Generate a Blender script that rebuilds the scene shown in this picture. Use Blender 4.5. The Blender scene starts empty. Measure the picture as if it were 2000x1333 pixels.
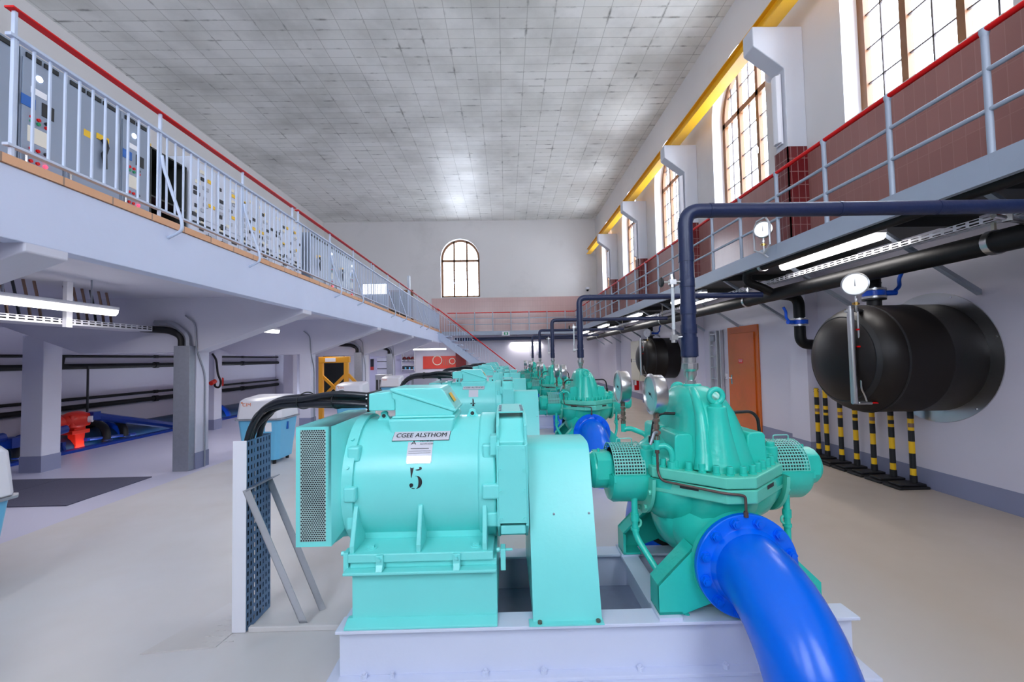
import bpy, bmesh, math, random
from mathutils import Vector, Matrix
random.seed(7)
S = bpy.context.scene
COL = S.collection
PI = math.pi

# ------------------------------------------------------------------ camera, sky, exposure
def set_camera():
    cam = bpy.data.cameras.new('camera'); cam.sensor_width = 36.0; cam.lens = 36.0*850/2000
    cam.clip_start = 0.05; cam.clip_end = 200
    ob = bpy.data.objects.new('camera', cam); COL.objects.link(ob)
    right = Vector((0.99972815, -0.01410529, -0.01856499))
    up = Vector((0.01799705, -0.03937727, 0.99906233))
    fwd = Vector((0.0148231, 0.99912485, 0.03911272))
    m = Matrix((right, up, -fwd)).transposed().to_4x4(); m.translation = (0, 0, 1.5)
    ob.matrix_world = m; S.camera = ob
set_camera()
W = bpy.data.worlds.new('overcast_sky'); S.world = W; W.use_nodes = True
bg = W.node_tree.nodes['Background']; bg.inputs[0].default_value = (0.84, 0.92, 1.06, 1); bg.inputs[1].default_value = 7.5
S.view_settings.view_transform = 'Standard'; S.view_settings.look = 'None'
S.view_settings.gamma = 1.0; S.view_settings.use_curve_mapping = False
S.view_settings.exposure = 0.88
S.cycles.use_denoising = True
S.cycles.max_bounces = 9; S.cycles.diffuse_bounces = 6; S.cycles.glossy_bounces = 4
S.cycles.transparent_max_bounces = 12; S.cycles.transmission_bounces = 4
S.cycles.sample_clamp_indirect = 8.0
S.cycles.caustics_reflective = False; S.cycles.caustics_refractive = False

# ------------------------------------------------------------------ materials
def lin(c):
    return tuple(((v/255)/12.92 if v/255 <= 0.04045 else ((v/255+0.055)/1.055)**2.4) for v in c)
def nmat(name):
    m = bpy.data.materials.new(name); m.use_nodes = True
    return m, m.node_tree, m.node_tree.nodes, m.node_tree.links, m.node_tree.nodes['Principled BSDF']
def mat(name, rgb, rough=0.5, metal=0.0, var=0.0, vscale=6.0, bump=0.0, bscale=60.0, coat=0.0, spec=0.5, stain=None, sscale=1.2, samt=0.5):
    m, t, N, L, p = nmat(name)
    c = lin(rgb)
    p.inputs['Base Color'].default_value = (*c, 1); p.inputs['Roughness'].default_value = rough
    p.inputs['Metallic'].default_value = metal; p.inputs['Specular IOR Level'].default_value = spec
    if coat: p.inputs['Coat Weight'].default_value = coat; p.inputs['Coat Roughness'].default_value = 0.12
    if var or bump or stain:
        tc = N.new('ShaderNodeTexCoord')
    col = None
    if var:
        n = N.new('ShaderNodeTexNoise'); n.inputs['Scale'].default_value = vscale; n.inputs['Detail'].default_value = 5
        L.new(tc.outputs['Object'], n.inputs['Vector'])
        r = N.new('ShaderNodeMapRange'); r.inputs[3].default_value = 1-var; r.inputs[4].default_value = 1+var
        L.new(n.outputs[0], r.inputs[0])
        x = N.new('ShaderNodeMix'); x.data_type = 'RGBA'; x.blend_type = 'MULTIPLY'; x.inputs[0].default_value = 1
        x.inputs[6].default_value = (*c, 1); L.new(r.outputs[0], x.inputs[7]); col = x.outputs[2]
    if stain:
        n = N.new('ShaderNodeTexNoise'); n.inputs['Scale'].default_value = sscale; n.inputs['Detail'].default_value = 7; n.inputs['Roughness'].default_value = 0.65
        L.new(tc.outputs['Object'], n.inputs['Vector'])
        r = N.new('ShaderNodeMapRange'); r.inputs[1].default_value = 0.52; r.inputs[2].default_value = 0.78; r.inputs[3].default_value = 0; r.inputs[4].default_value = samt
        L.new(n.outputs[0], r.inputs[0])
        x = N.new('ShaderNodeMix'); x.data_type = 'RGBA'; L.new(r.outputs[0], x.inputs[0])
        if col: L.new(col, x.inputs[6])
        else: x.inputs[6].default_value = (*c, 1)
        x.inputs[7].default_value = (*lin(stain), 1); col = x.outputs[2]
    if col: L.new(col, p.inputs['Base Color'])
    if bump:
        n = N.new('ShaderNodeTexNoise'); n.inputs['Scale'].default_value = bscale; n.inputs['Detail'].default_value = 4
        L.new(tc.outputs['Object'], n.inputs['Vector'])
        b = N.new('ShaderNodeBump'); b.inputs['Strength'].default_value = bump; b.inputs['Distance'].default_value = 0.01
        L.new(n.outputs[0], b.inputs['Height']); L.new(b.outputs[0], p.inputs['Normal'])
    return m
def emit(name, rgb, strength):
    m, t, N, L, p = nmat(name)
    p.inputs['Base Color'].default_value = (*lin(rgb), 1)
    p.inputs['Emission Color'].default_value = (*lin(rgb), 1); p.inputs['Emission Strength'].default_value = strength
    return m
def tiles(name, axes, tw, th, rgb1, rgb2, grout, gw=0.004, rough=0.25, offset=0.0, var=0.06, stain=None, bump=0.25, stain_scale=0.35, stain_amt=0.6, stain_lo=0.5):
    """glazed or cement tiles; axes picks which object coordinates run along the rows and up the columns"""
    m, t, N, L, p = nmat(name)
    tc = N.new('ShaderNodeTexCoord'); sx = N.new('ShaderNodeSeparateXYZ'); L.new(tc.outputs['Object'], sx.inputs[0])
    cb = N.new('ShaderNodeCombineXYZ'); L.new(sx.outputs[axes[0]], cb.inputs[0]); L.new(sx.outputs[axes[1]], cb.inputs[1])
    b = N.new('ShaderNodeTexBrick'); b.offset = offset; b.squash = 1.0
    L.new(cb.outputs[0], b.inputs['Vector'])
    b.inputs['Color1'].default_value = (*lin(rgb1), 1); b.inputs['Color2'].default_value = (*lin(rgb2), 1); b.inputs['Mortar'].default_value = (*lin(grout), 1)
    b.inputs['Scale'].default_value = 1.0; b.inputs['Mortar Size'].default_value = gw; b.inputs['Mortar Smooth'].default_value = 0.1
    b.inputs['Brick Width'].default_value = tw; b.inputs['Row Height'].default_value = th
    col = b.outputs['Color']
    if stain:
        n = N.new('ShaderNodeTexNoise'); n.inputs['Scale'].default_value = stain_scale; n.inputs['Detail'].default_value = 8; n.inputs['Roughness'].default_value = 0.7
        L.new(tc.outputs['Object'], n.inputs['Vector'])
        r = N.new('ShaderNodeMapRange'); r.inputs[1].default_value = stain_lo; r.inputs[2].default_value = stain_lo+0.25; r.inputs[4].default_value = stain_amt
        L.new(n.outputs[0], r.inputs[0])
        x = N.new('ShaderNodeMix'); x.data_type = 'RGBA'; L.new(r.outputs[0], x.inputs[0]); L.new(col, x.inputs[6]); x.inputs[7].default_value = (*lin(stain), 1)
        col = x.outputs[2]
    L.new(col, p.inputs['Base Color']); p.inputs['Roughness'].default_value = rough
    if bump:
        bb = N.new('ShaderNodeBump'); bb.inputs['Strength'].default_value = bump; bb.inputs['Distance'].default_value = 0.004; bb.invert = True
        L.new(b.outputs['Fac'], bb.inputs['Height']); L.new(bb.outputs[0], p.inputs['Normal'])
    return m
def glass_pane():
    m, t, N, L, p = nmat('window_glass'); N.remove(p)
    tr = N.new('ShaderNodeBsdfTransparent'); gl = N.new('ShaderNodeBsdfGlossy'); gl.inputs['Roughness'].default_value = 0.05
    fr = N.new('ShaderNodeFresnel'); fr.inputs[0].default_value = 1.45
    mx = N.new('ShaderNodeMixShader'); L.new(fr.outputs[0], mx.inputs[0]); L.new(tr.outputs[0], mx.inputs[1]); L.new(gl.outputs[0], mx.inputs[2])
    L.new(mx.outputs[0], N['Material Output'].inputs[0]); return m

M = {}
M['mint'] = mat('mint_enamel', (122, 226, 222), 0.30, var=0.04, vscale=5, bump=0.06, bscale=35, spec=0.5)
M['green'] = mat('sea_green_enamel', (44, 196, 178), 0.27, var=0.07, vscale=7, bump=0.12, bscale=45, spec=0.5)
M['green2'] = mat('sea_green_flange_enamel', (92, 200, 178), 0.42, var=0.06, vscale=14, bump=0.1, bscale=60)
M['mesh'] = mat('guard_mesh_enamel', (110, 196, 184), 0.4)
M['blue'] = mat('gloss_blue_enamel', (0, 104, 232), 0.26, var=0.05, vscale=4, bump=0.03, bscale=30, coat=0.12, spec=0.35)
M['navy'] = mat('navy_insulation', (24, 36, 72), 0.4, var=0.15, vscale=9, bump=0.25, bscale=25)
M['black'] = mat('black_rubber', (22, 22, 25), 0.5, var=0.1)
M['cable'] = mat('black_cable_sheath', (30, 34, 42), 0.33, var=0.1)
M['blackpipe'] = mat('black_pipe_insulation', (12, 12, 15), 0.5, var=0.15, vscale=5, bump=0.15, bscale=20, spec=0.3)
M['tank'] = mat('dark_brown_insulation', (22, 17, 16), 0.45, var=0.12, vscale=3, bump=0.05, bscale=20, spec=0.35)
M['steel'] = mat('stainless_steel', (200, 200, 200), 0.28, 1.0, var=0.05)
M['zinc'] = mat('galvanised_steel', (168, 172, 182), 0.45, 0.7, var=0.12, vscale=25)
M['chrome'] = mat('polished_steel', (215, 215, 218), 0.15, 1.0)
M['brass'] = mat('brass', (196, 160, 90), 0.3, 1.0)
M['copper'] = mat('brown_copper_tube', (104, 84, 80), 0.4, 0.5)
M['bronze'] = mat('dull_bronze', (140, 115, 105), 0.4, 0.8)
M['alu'] = mat('brushed_aluminium', (196, 198, 204), 0.35, 0.6, var=0.05, vscale=40)
M['plate'] = mat('engraved_steel_plate', (206, 206, 216), 0.4, 0.15)
M['grille'] = mat('pale_perforated_sheet', (176, 206, 204), 0.45, 0.1)
M['ink'] = mat('black_paint', (20, 24, 30), 0.5)
M['white'] = mat('white_paint', (232, 232, 238), 0.4)
M['whitemetal'] = mat('white_coated_metal', (226, 226, 234), 0.35, var=0.03)
M['lilacsteel'] = mat('lilac_white_enamel', (213, 219, 238), 0.35, var=0.04, vscale=3, bump=0.05)
M['greyfloorplate'] = mat('grey_steel_sheet', (150, 156, 178), 0.4, 0.2, var=0.12, vscale=5, stain=(110, 105, 110), sscale=4, samt=0.4)
M['pearl'] = mat('pale_blue_grey_enamel', (190, 202, 224), 0.35, var=0.03)
M['catgrey'] = mat('grey_catwalk_paint', (158, 168, 184), 0.42, var=0.06)
M['red'] = mat('red_enamel', (214, 6, 10), 0.4, spec=0.25)
M['redmatte'] = mat('red_panel_paint', (216, 62, 48), 0.45, var=0.05)
M['darkred'] = mat('dark_red_paint', (120, 20, 24), 0.4)
M['yellow'] = mat('crane_yellow_enamel', (236, 178, 34), 0.36, var=0.05)
M['yellow2'] = mat('gantry_yellow_enamel', (240, 168, 44), 0.4, var=0.05)
M['bollardyellow'] = mat('bollard_yellow_plastic', (240, 190, 20), 0.4)
M['fascia'] = mat('pale_blue_white_plaster', (210, 218, 242), 0.7, var=0.05, vscale=1.6, bump=0.7, bscale=5)
M['beam'] = mat('painted_concrete', (212, 212, 226), 0.7, var=0.04, vscale=2, bump=0.15, bscale=14)
M['base'] = mat('grey_blue_skirting_paint', (138, 142, 170), 0.5, var=0.04)
M['wall'] = mat('white_plaster', (214, 211, 210), 0.75, var=0.03, vscale=0.8, bump=0.1, bscale=12, stain=(176, 174, 172), sscale=0.45, samt=0.45)
M['lowwall'] = mat('lilac_white_wall_paint', (212, 209, 224), 0.55, var=0.03, vscale=1.0, bump=0.05, bscale=20)
M['reveal'] = mat('white_reveal_plaster', (236, 236, 240), 0.7)
M['bracket'] = mat('grey_white_concrete', (198, 200, 208), 0.7, var=0.04, vscale=3, bump=0.08, bscale=18)
M['orange_tile'] = tiles('terracotta_edge_tile', (1, 2), 0.36, 2.0, (214, 156, 112), (222, 166, 124), (150, 120, 100), gw=0.006, rough=0.45)
M['pinktile'] = tiles('pink_brown_wall_tile_side', (1, 2), 0.125, 0.45, (150, 104, 98), (155, 108, 102), (162, 116, 110), gw=0.004, rough=0.2, bump=0.3)  # same tile as the end wall, side-wall shade put into the darker colour
M['pinktile_far'] = tiles('pink_brown_wall_tile_end', (0, 2), 0.125, 0.27, (190, 156, 152), (193, 159, 155), (176, 148, 144), gw=0.004, rough=0.2, bump=0.3)  # paler copy of the side tile, end-wall light put into the colour
M['oxblood'] = tiles('oxblood_tile', (1, 2), 0.1, 0.2, (96, 22, 26), (106, 26, 30), (150, 110, 108), gw=0.005, rough=0.18)
M['oxblood_x'] = tiles('oxblood_tile_face', (0, 2), 0.1, 0.2, (96, 22, 26), (106, 26, 30), (150, 110, 108), gw=0.005, rough=0.18)
M['glass'] = glass_pane()
M['wood'] = mat('brown_window_wood', (124, 84, 52), 0.45, var=0.12, vscale=9)
M['lead'] = mat('dark_glazing_bar_paint', (92, 84, 84), 0.5)
M['orange_door'] = mat('orange_brown_door_enamel', (206, 100, 30), 0.24, var=0.12, vscale=1.8, stain=(150, 92, 20), sscale=1.4, samt=0.5, coat=0.2)
M['cabinet'] = mat('grey_cabinet_enamel', (140, 152, 170), 0.4, var=0.03)
M['cabdark'] = mat('dark_cabinet_interior', (38, 42, 40), 0.6)
M['panel'] = mat('pale_control_panel', (202, 208, 222), 0.45, var=0.03)
M['beige'] = mat('beige_equipment_enamel', (214, 208, 190), 0.45)
M['label_y'] = mat('yellow_label', (236, 190, 40), 0.5)
M['label_b'] = mat('blue_display', (40, 100, 180), 0.3)
M['label_w'] = mat('white_label', (240, 240, 244), 0.5)
M['paper'] = mat('cream_paper', (228, 222, 206), 0.6)
M['skyblue'] = mat('sky_blue_plastic', (106, 186, 226), 0.4, var=0.03)
M['orangelogo'] = mat('orange_print', (228, 120, 50), 0.5)
M['valve_blue'] = mat('valve_blue_enamel', (16, 82, 206), 0.3)
M['pitblue'] = mat('dark_blue_pipe_enamel', (8, 50, 140), 0.35, var=0.2)
M['teal'] = mat('dark_teal_pipe_enamel', (12, 44, 74), 0.4, var=0.3)
M['actuator'] = mat('actuator_red_enamel', (226, 44, 22), 0.35, var=0.05)
M['dark'] = mat('dark_grey_paint', (46, 46, 50), 0.6)
M['under'] = mat('deck_underside_steel', (62, 64, 66), 0.55, 0.2, var=0.15)
M['grate'] = mat('dark_grey_ribbed_plate', (84, 84, 104), 0.6, var=0.2, vscale=60, bump=0.8, bscale=90)
M['sign_green'] = mat('safety_green', (0, 140, 90), 0.5)
M['tube'] = emit('lit_fluorescent_diffuser', (255, 250, 246), 3.5)
M['led_w'] = emit('white_indicator_lamp', (235, 240, 255), 4.0)
M['led_r'] = emit('red_indicator_lamp', (255, 40, 60), 3.0)
M['dial'] = mat('pale_gauge_dial', (226, 236, 234), 0.2)
M['dialgrey'] = mat('white_gauge_dial', (186, 190, 192), 0.3)
M['webblue'] = mat('blue_grey_perforated_steel', (88, 120, 156), 0.45, 0.2, var=0.12, vscale=8)
M['tubeglass'] = mat('clear_sight_tube', (206, 212, 214), 0.12, 0.2)

def floor_material():
    m, t, N, L, p = nmat('painted_concrete_floor')
    tc = N.new('ShaderNodeTexCoord'); sx = N.new('ShaderNodeSeparateXYZ'); L.new(tc.outputs['Object'], sx.inputs[0])
    def noise(sc, det=6, ro=0.6):
        n = N.new('ShaderNodeTexNoise'); n.inputs['Scale'].default_value = sc; n.inputs['Detail'].default_value = det; n.inputs['Roughness'].default_value = ro
        L.new(tc.outputs['Object'], n.inputs['Vector']); return n
    def ramp(src, a, b, lo=0.0, hi=1.0):
        r = N.new('ShaderNodeMapRange'); r.inputs[1].default_value = a; r.inputs[2].default_value = b; r.inputs[3].default_value = lo; r.inputs[4].default_value = hi
        L.new(src, r.inputs[0]); return r.outputs[0]
    def mix(f, a, b):
        x = N.new('ShaderNodeMix'); x.data_type = 'RGBA'; L.new(f, x.inputs[0])
        for k, c in ((6, a), (7, b)):
            if isinstance(c, tuple): x.inputs[k].default_value = (*lin(c), 1)
            else: L.new(c, x.inputs[k])
        return x.outputs[2]
    beige = mix(ramp(noise(0.7).outputs[0], 0.3, 0.7), (212, 210, 212), (204, 200, 198))  # cool tint of the window light put into the left-hand colour
    right = mix(ramp(sx.outputs[0], 1.2, 2.6), beige, (198, 182, 166))  # warmer to the right: tint of the light there put into the colour
    worn = mix(ramp(noise(1.1, 3, 0.5).outputs[0], 0.45, 0.8, 0, 0.22), right, (176, 158, 138))
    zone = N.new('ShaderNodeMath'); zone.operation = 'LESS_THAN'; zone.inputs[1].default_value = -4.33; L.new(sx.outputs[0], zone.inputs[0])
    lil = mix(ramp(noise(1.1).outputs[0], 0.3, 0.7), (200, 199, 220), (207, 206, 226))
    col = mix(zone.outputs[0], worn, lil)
    L.new(col, p.inputs['Base Color'])
    L.new(ramp(noise(2.2, 5).outputs[0], 0.3, 0.7, 0.30, 0.44), p.inputs['Roughness'])
    return m
def ceiling_material():
    m, t, N, L, p = nmat('sooty_ceiling_tile')
    tc = N.new('ShaderNodeTexCoord')
    b = N.new('ShaderNodeTexBrick'); b.offset = 0.0
    mp = N.new('ShaderNodeMapping'); mp.inputs['Rotation'].default_value = (0, 0, 0); L.new(tc.outputs['Object'], mp.inputs['Vector'])
    L.new(mp.outputs[0], b.inputs['Vector']); b.inputs['Scale'].default_value = 1
    b.inputs['Brick Width'].default_value = 0.55; b.inputs['Row Height'].default_value = 0.275; b.inputs['Mortar Size'].default_value = 0.010; b.inputs['Mortar Smooth'].default_value = 0.7
    b.inputs['Color1'].default_value = (*lin((226, 226, 222)), 1); b.inputs['Color2'].default_value = (*lin((219, 219, 213)), 1); b.inputs['Mortar'].default_value = (*lin((180, 180, 174)), 1)
    def noise(sc, det, ro, stretch=None):
        n = N.new('ShaderNodeTexNoise'); n.inputs['Scale'].default_value = sc; n.inputs['Detail'].default_value = det; n.inputs['Roughness'].default_value = ro
        L.new(tc.outputs['Object'], n.inputs['Vector']); return n.outputs[0]
    def rng(src, a, bb, lo, hi):
        r = N.new('ShaderNodeMapRange'); r.inputs[1].default_value = a; r.inputs[2].default_value = bb; r.inputs[3].default_value = lo; r.inputs[4].default_value = hi; L.new(src, r.inputs[0]); return r.outputs[0]
    def mul(a, c):
        x = N.new('ShaderNodeMath'); x.operation = 'MULTIPLY'; L.new(a, x.inputs[0])
        if isinstance(c, float): x.inputs[1].default_value = c
        else: L.new(c, x.inputs[1])
        return x.outputs[0]
    def mix(f, a, c):
        x = N.new('ShaderNodeMix'); x.data_type = 'RGBA'; L.new(f, x.inputs[0]); L.new(a, x.inputs[6]); x.inputs[7].default_value = (*lin(c), 1); return x.outputs[2]
    blot = rng(noise(0.55, 6, 0.6), 0.45, 0.72, 0, 0.45)
    c1 = mix(blot, b.outputs['Color'], (120, 120, 112))
    # wider soot bands hugging the joints here and there
    b2 = N.new('ShaderNodeTexBrick'); b2.offset = 0.0; L.new(mp.outputs[0], b2.inputs['Vector']); b2.inputs['Scale'].default_value = 1
    b2.inputs['Brick Width'].default_value = 0.55; b2.inputs['Row Height'].default_value = 0.275; b2.inputs['Mortar Size'].default_value = 0.045; b2.inputs['Mortar Smooth'].default_value = 1.0
    soot = mul(b2.outputs['Fac'], rng(noise(2.3, 4, 0.55), 0.56, 0.70, 0, 0.75))
    c2 = mix(soot, c1, (74, 74, 68))
    L.new(c2, p.inputs['Base Color']); L.new(rng(noise(1.5, 4, 0.5), 0.3, 0.7, 0.36, 0.52), p.inputs['Roughness'])
    bb = N.new('ShaderNodeBump'); bb.inputs['Strength'].default_value = 0.25; bb.inputs['Distance'].default_value = 0.004; bb.invert = True
    L.new(b.outputs['Fac'], bb.inputs['Height']); L.new(bb.outputs[0], p.inputs['Normal'])
    return m
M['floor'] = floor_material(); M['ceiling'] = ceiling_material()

# ------------------------------------------------------------------ mesh helpers
def tag(o, label=None, cat=None, group=None, kind=None):
    if label: o['label'] = label
    if cat: o['category'] = cat
    if group: o['group'] = group
    if kind: o['kind'] = kind
    return o
def thing(name, label, cat, loc=(0, 0, 0), group=None, rz=0.0):
    o = bpy.data.objects.new(name, None); COL.objects.link(o); o.location = loc; o.empty_display_size = 0.1
    o.rotation_euler = (0, 0, rz)
    return tag(o, label, cat, group)
def root_loc(o):
    while o.parent: o = o.parent
    return Vector(o.location)
def copy_tree(o, parent=None):
    c = o.copy(); COL.objects.link(c)
    if parent: c.parent = parent
    for ch in list(o.children): copy_tree(ch, c)
    return c
def dup(root, delta, label=None):
    c = copy_tree(root); c.location = Vector(root.location)+Vector(delta)
    if label: c['label'] = label
    return c

class MB:
    """collects shapes given in world coordinates; build() links them as ONE mesh object"""
    def __init__(s): s.v = []; s.f = []
    def add(s, vs, fs):
        n = len(s.v); s.v += [tuple(p) for p in vs]; s.f += [tuple(i+n for i in f) for f in fs]; return s
    def box(s, x0, x1, y0, y1, z0, z1):
        vs = [(x, y, z) for x in (x0, x1) for y in (y0, y1) for z in (z0, z1)]
        return s.add(vs, [(0, 1, 3, 2), (4, 6, 7, 5), (0, 4, 5, 1), (2, 3, 7, 6), (0, 2, 6, 4), (1, 5, 7, 3)])
    def prism(s, poly, axis, a0, a1):
        """poly in the two other axes in xyz order, extruded along axis"""
        def P(u, w, a): return (a, u, w) if axis == 0 else ((u, a, w) if axis == 1 else (u, w, a))
        n = len(poly); vs = [P(u, w, a0) for u, w in poly]+[P(u, w, a1) for u, w in poly]
        return s.add(vs, [tuple(range(n))[::-1], tuple(range(n, 2*n))]+[(i, (i+1) % n, n+(i+1) % n, n+i) for i in range(n)])
    def loft(s, rings, cap=True, closed=True):
        n = len(rings[0]); vs = [p for r in rings for p in r]; fs = []
        for k in range(len(rings)-1):
            for i in range(n if closed else n-1):
                j = (i+1) % n; fs.append((k*n+i, k*n+j, (k+1)*n+j, (k+1)*n+i))
        if cap: fs += [tuple(range(n))[::-1], tuple((len(rings)-1)*n+i for i in range(n))]
        return s.add(vs, fs)
    def lathe(s, prof, o=(0, 0, 0), axis=2, n=32, a0=0.0, a1=2*PI):
        """prof: (radius, along-axis) pairs"""
        full = abs(a1-a0) > 2*PI-1e-4
        m = n if full else n+1
        def P(r, h, a):
            c, t = r*math.cos(a), r*math.sin(a)
            p = (c, t, h) if axis == 2 else ((h, c, t) if axis == 0 else (c, h, t))
            return (p[0]+o[0], p[1]+o[1], p[2]+o[2])
        rings = [[P(max(r, 1e-5), h, a0+(a1-a0)*i/n) for i in range(m)] for r, h in prof]
        return s.loft(rings, cap=(prof[0][0] > 1e-4 or prof[-1][0] > 1e-4) and full, closed=full)
    def cyl(s, p0, p1, r, n=16, r1=None):
        p0, p1 = Vector(p0), Vector(p1); d = (p1-p0).normalized()
        a = d.cross(Vector((0, 0, 1)) if abs(d.z) < 0.9 else Vector((1, 0, 0))).normalized(); b = d.cross(a)
        r1 = r if r1 is None else r1
        return s.loft([[p+(a*math.cos(2*PI*i/n)+b*math.sin(2*PI*i/n))*q for i in range(n)] for p, q in ((p0, r), (p1, r1))])
    def tube(s, pts, r, n=12, bend=None, seg=6, radii=None):
        """round tube through pts; bend rounds the corners with that radius"""
        pts = [Vector(p) for p in pts]
        if bend:
            out = [pts[0]]
            for i in range(1, len(pts)-1):
                a, b, c = pts[i-1], pts[i], pts[i+1]
                u, w = (a-b), (c-b); q = min(bend, u.length*0.49, w.length*0.49)
                p0, p2 = b+u.normalized()*q, b+w.normalized()*q
                for k in range(seg+1):
                    t = k/seg; out.append(p0*(1-t)**2+b*2*t*(1-t)+p2*t*t)
            out.append(pts[-1]); pts = out
        rings = []; ref = None
        for i, p in enumerate(pts):
            d = (pts[min(i+1, len(pts)-1)]-pts[max(i-1, 0)]).normalized()
            if ref is None: ref = d.cross(Vector((0, 0, 1)) if abs(d.z) < 0.9 else Vector((1, 0, 0))).normalized()
            ref = (ref-d*ref.dot(d)).normalized(); b = d.cross(ref)
            rr = radii[i] if radii else r
            rings.append([p+(ref*math.cos(2*PI*k/n)+b*math.sin(2*PI*k/n))*rr for k in range(n)])
        return s.loft(rings)
    def torus(s, o, R, r, axis=2, n=24, m=10, a0=0.0, a1=2*PI):
        full = abs(a1-a0) > 2*PI-1e-4; rings = []
        cnt = n if full else n+1
        for i in range(cnt):
            a = a0+(a1-a0)*i/n; ring = []
            for k in range(m):
                b = 2*PI*k/m; q = R+r*math.cos(b); h = r*math.sin(b)
                c, t = q*math.cos(a), q*math.sin(a)
                p = (c, t, h) if axis == 2 else ((h, c, t) if axis == 0 else (c, h, t))
                ring.append((p[0]+o[0], p[1]+o[1], p[2]+o[2]))
            rings.append(ring)
        if full: rings.append(rings[0])
        return s.loft(rings, cap=not full)
    def ell(s, o, rx, ry, rz, n=24, m=12):
        return s.loft([[(o[0]+rx*math.sin(PI*k/m)*math.cos(2*PI*i/n), o[1]+ry*math.sin(PI*k/m)*math.sin(2*PI*i/n), o[2]-rz*math.cos(PI*k/m)) for i in range(n)]
                       for k in [0.02]+list(range(1, m))+[m-0.02]])
    def hexa(s, o, r, h, axis, n=6):
        d = [0, 0, 0]; d[axis] = h
        return s.cyl(o, (o[0]+d[0], o[1]+d[1], o[2]+d[2]), r, n)
    def perf(s, f, nu, nv, cu, cv, hr, k=8, stagger=False, hv=None):
        """perforated sheet: nu x nv cells of cu x cv, each with a hole; f maps (u, v) to world"""
        hv = hv or hr
        for b in range(nv):
            off = cu/2 if (stagger and b % 2) else 0.0
            for a in range(nu - (1 if off else 0)):
                u0, v0 = a*cu+off, b*cv; uc, vc = u0+cu/2, v0+cv/2; vs = []; 
                for i in range(k):
                    t = 2*PI*(i+(0.5 if k == 4 else 0))/k; c, q = math.cos(t), math.sin(t); m = max(abs(c), abs(q))
                    vs.append(f(uc+c/m*cu/2, vc+q/m*cv/2)); vs.append(f(uc+c*hr/(m if k == 4 else 1), vc+q*hv/(m if k == 4 else 1)))
                n = len(s.v); s.v += [tuple(p) for p in vs]
                for i in range(k):
                    j = (i+1) % k; s.f.append((n+2*i, n+2*j, n+2*j+1, n+2*i+1))
            if off:   # half-cell fillers keep the sheet's edge straight
                for (ua, ub) in ((0, cu/2), (nu*cu-cu/2, nu*cu)):
                    s.add([f(ua, b*cv), f(ub, b*cv), f(ub, b*cv+cv), f(ua, b*cv+cv)], [(0, 1, 2, 3)])
        return s
    def build(s, name, m, parent=None, smooth=35, bevel=0.0, seg=2, kind=None):
        me = bpy.data.meshes.new(name)
        off = root_loc(parent) if parent else Vector((0, 0, 0))
        me.from_pydata([(p[0]-off.x, p[1]-off.y, p[2]-off.z) for p in s.v], [], s.f)
        bm = bmesh.new(); bm.from_mesh(me); bmesh.ops.remove_doubles(bm, verts=bm.verts, dist=2e-5)
        bmesh.ops.recalc_face_normals(bm, faces=bm.faces); bm.to_mesh(me); bm.free()
        me.materials.append(m if not isinstance(m, str) else M[m])
        if smooth:
            me.polygons.foreach_set('use_smooth', [True]*len(me.polygons)); me.set_sharp_from_angle(angle=math.radians(smooth))
        o = bpy.data.objects.new(name, me); COL.objects.link(o)
        if parent: o.parent = parent
        if bevel:
            b = o.modifiers.new('bevel', 'BEVEL'); b.width = bevel; b.segments = seg; b.limit_method = 'ANGLE'; b.angle_limit = math.radians(40)
        if kind: o['kind'] = kind
        return o
def struct(name, mb, m, parent=None, **k):
    return mb.build(name, m, parent, kind='structure', **k)
FONT = None
def text_verts(txt, h, width=None, shear=0.0, slices=0, bold=0.0):
    """triangulated lettering: (verts 2d centred, faces); h is the capital height"""
    cu = bpy.data.curves.new('lettering', 'FONT'); cu.body = txt; cu.size = 1.0; cu.align_x = 'CENTER'; cu.align_y = 'CENTER'; cu.shear = shear
    cu.resolution_u = 4; cu.offset = bold
    ob = bpy.data.objects.new('lettering', cu); COL.objects.link(ob)
    dg = bpy.context.evaluated_depsgraph_get(); me = bpy.data.meshes.new_from_object(ob.evaluated_get(dg))
    bpy.data.objects.remove(ob); bpy.data.curves.remove(cu)
    bm = bmesh.new(); bm.from_mesh(me); bpy.data.meshes.remove(me)
    xs = [v.co.x for v in bm.verts]; ys = [v.co.y for v in bm.verts]
    x0, x1, y0, y1 = min(xs), max(xs), min(ys), max(ys)
    sy = h/(y1-y0); sx = (width/(x1-x0)) if width else sy
    for v in bm.verts: v.co = Vector(((v.co.x-(x0+x1)/2)*sx, (v.co.y-(y0+y1)/2)*sy, 0))
    for i in range(1, slices):
        bmesh.ops.bisect_plane(bm, geom=bm.verts[:]+bm.edges[:]+bm.faces[:], plane_co=(0, -h/2+h*i/slices, 0), plane_no=(0, 1, 0))
    bm.verts.index_update()
    vs = [(v.co.x, v.co.y) for v in bm.verts]; fs = [tuple(v.index for v in f.verts) for f in bm.faces]; bm.free()
    return vs, fs
def lettering(mb, f, txt, h, width=None, shear=0.0, slices=0):
    vs, fs = text_verts(txt, h, width, shear, slices); return mb.add([f(u, v) for u, v in vs], fs)
ORD = ['nearest', 'second nearest', 'middle', 'second farthest', 'farthest']

# ------------------------------------------------------------------ the hall
XR, XL, YF, YN, ZC = 4.57, -8.87, 21.4, -3.4, 8.36       # right, left, far, near walls and ceiling
WD = 0.36                                                 # depth of the window reveals
WIN_W, WIN_S, WIN_T = 1.92, 4.55, 6.50                    # window width, sill and springing height
BAY = 3.66; BAY0 = 6.33
win_y = [4.65, 8.25, 11.92, 15.58, 19.1]                 # right-hand windows
win_x = [-2.18]; near_x = [-6.5, -2.18, 2.1]

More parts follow.
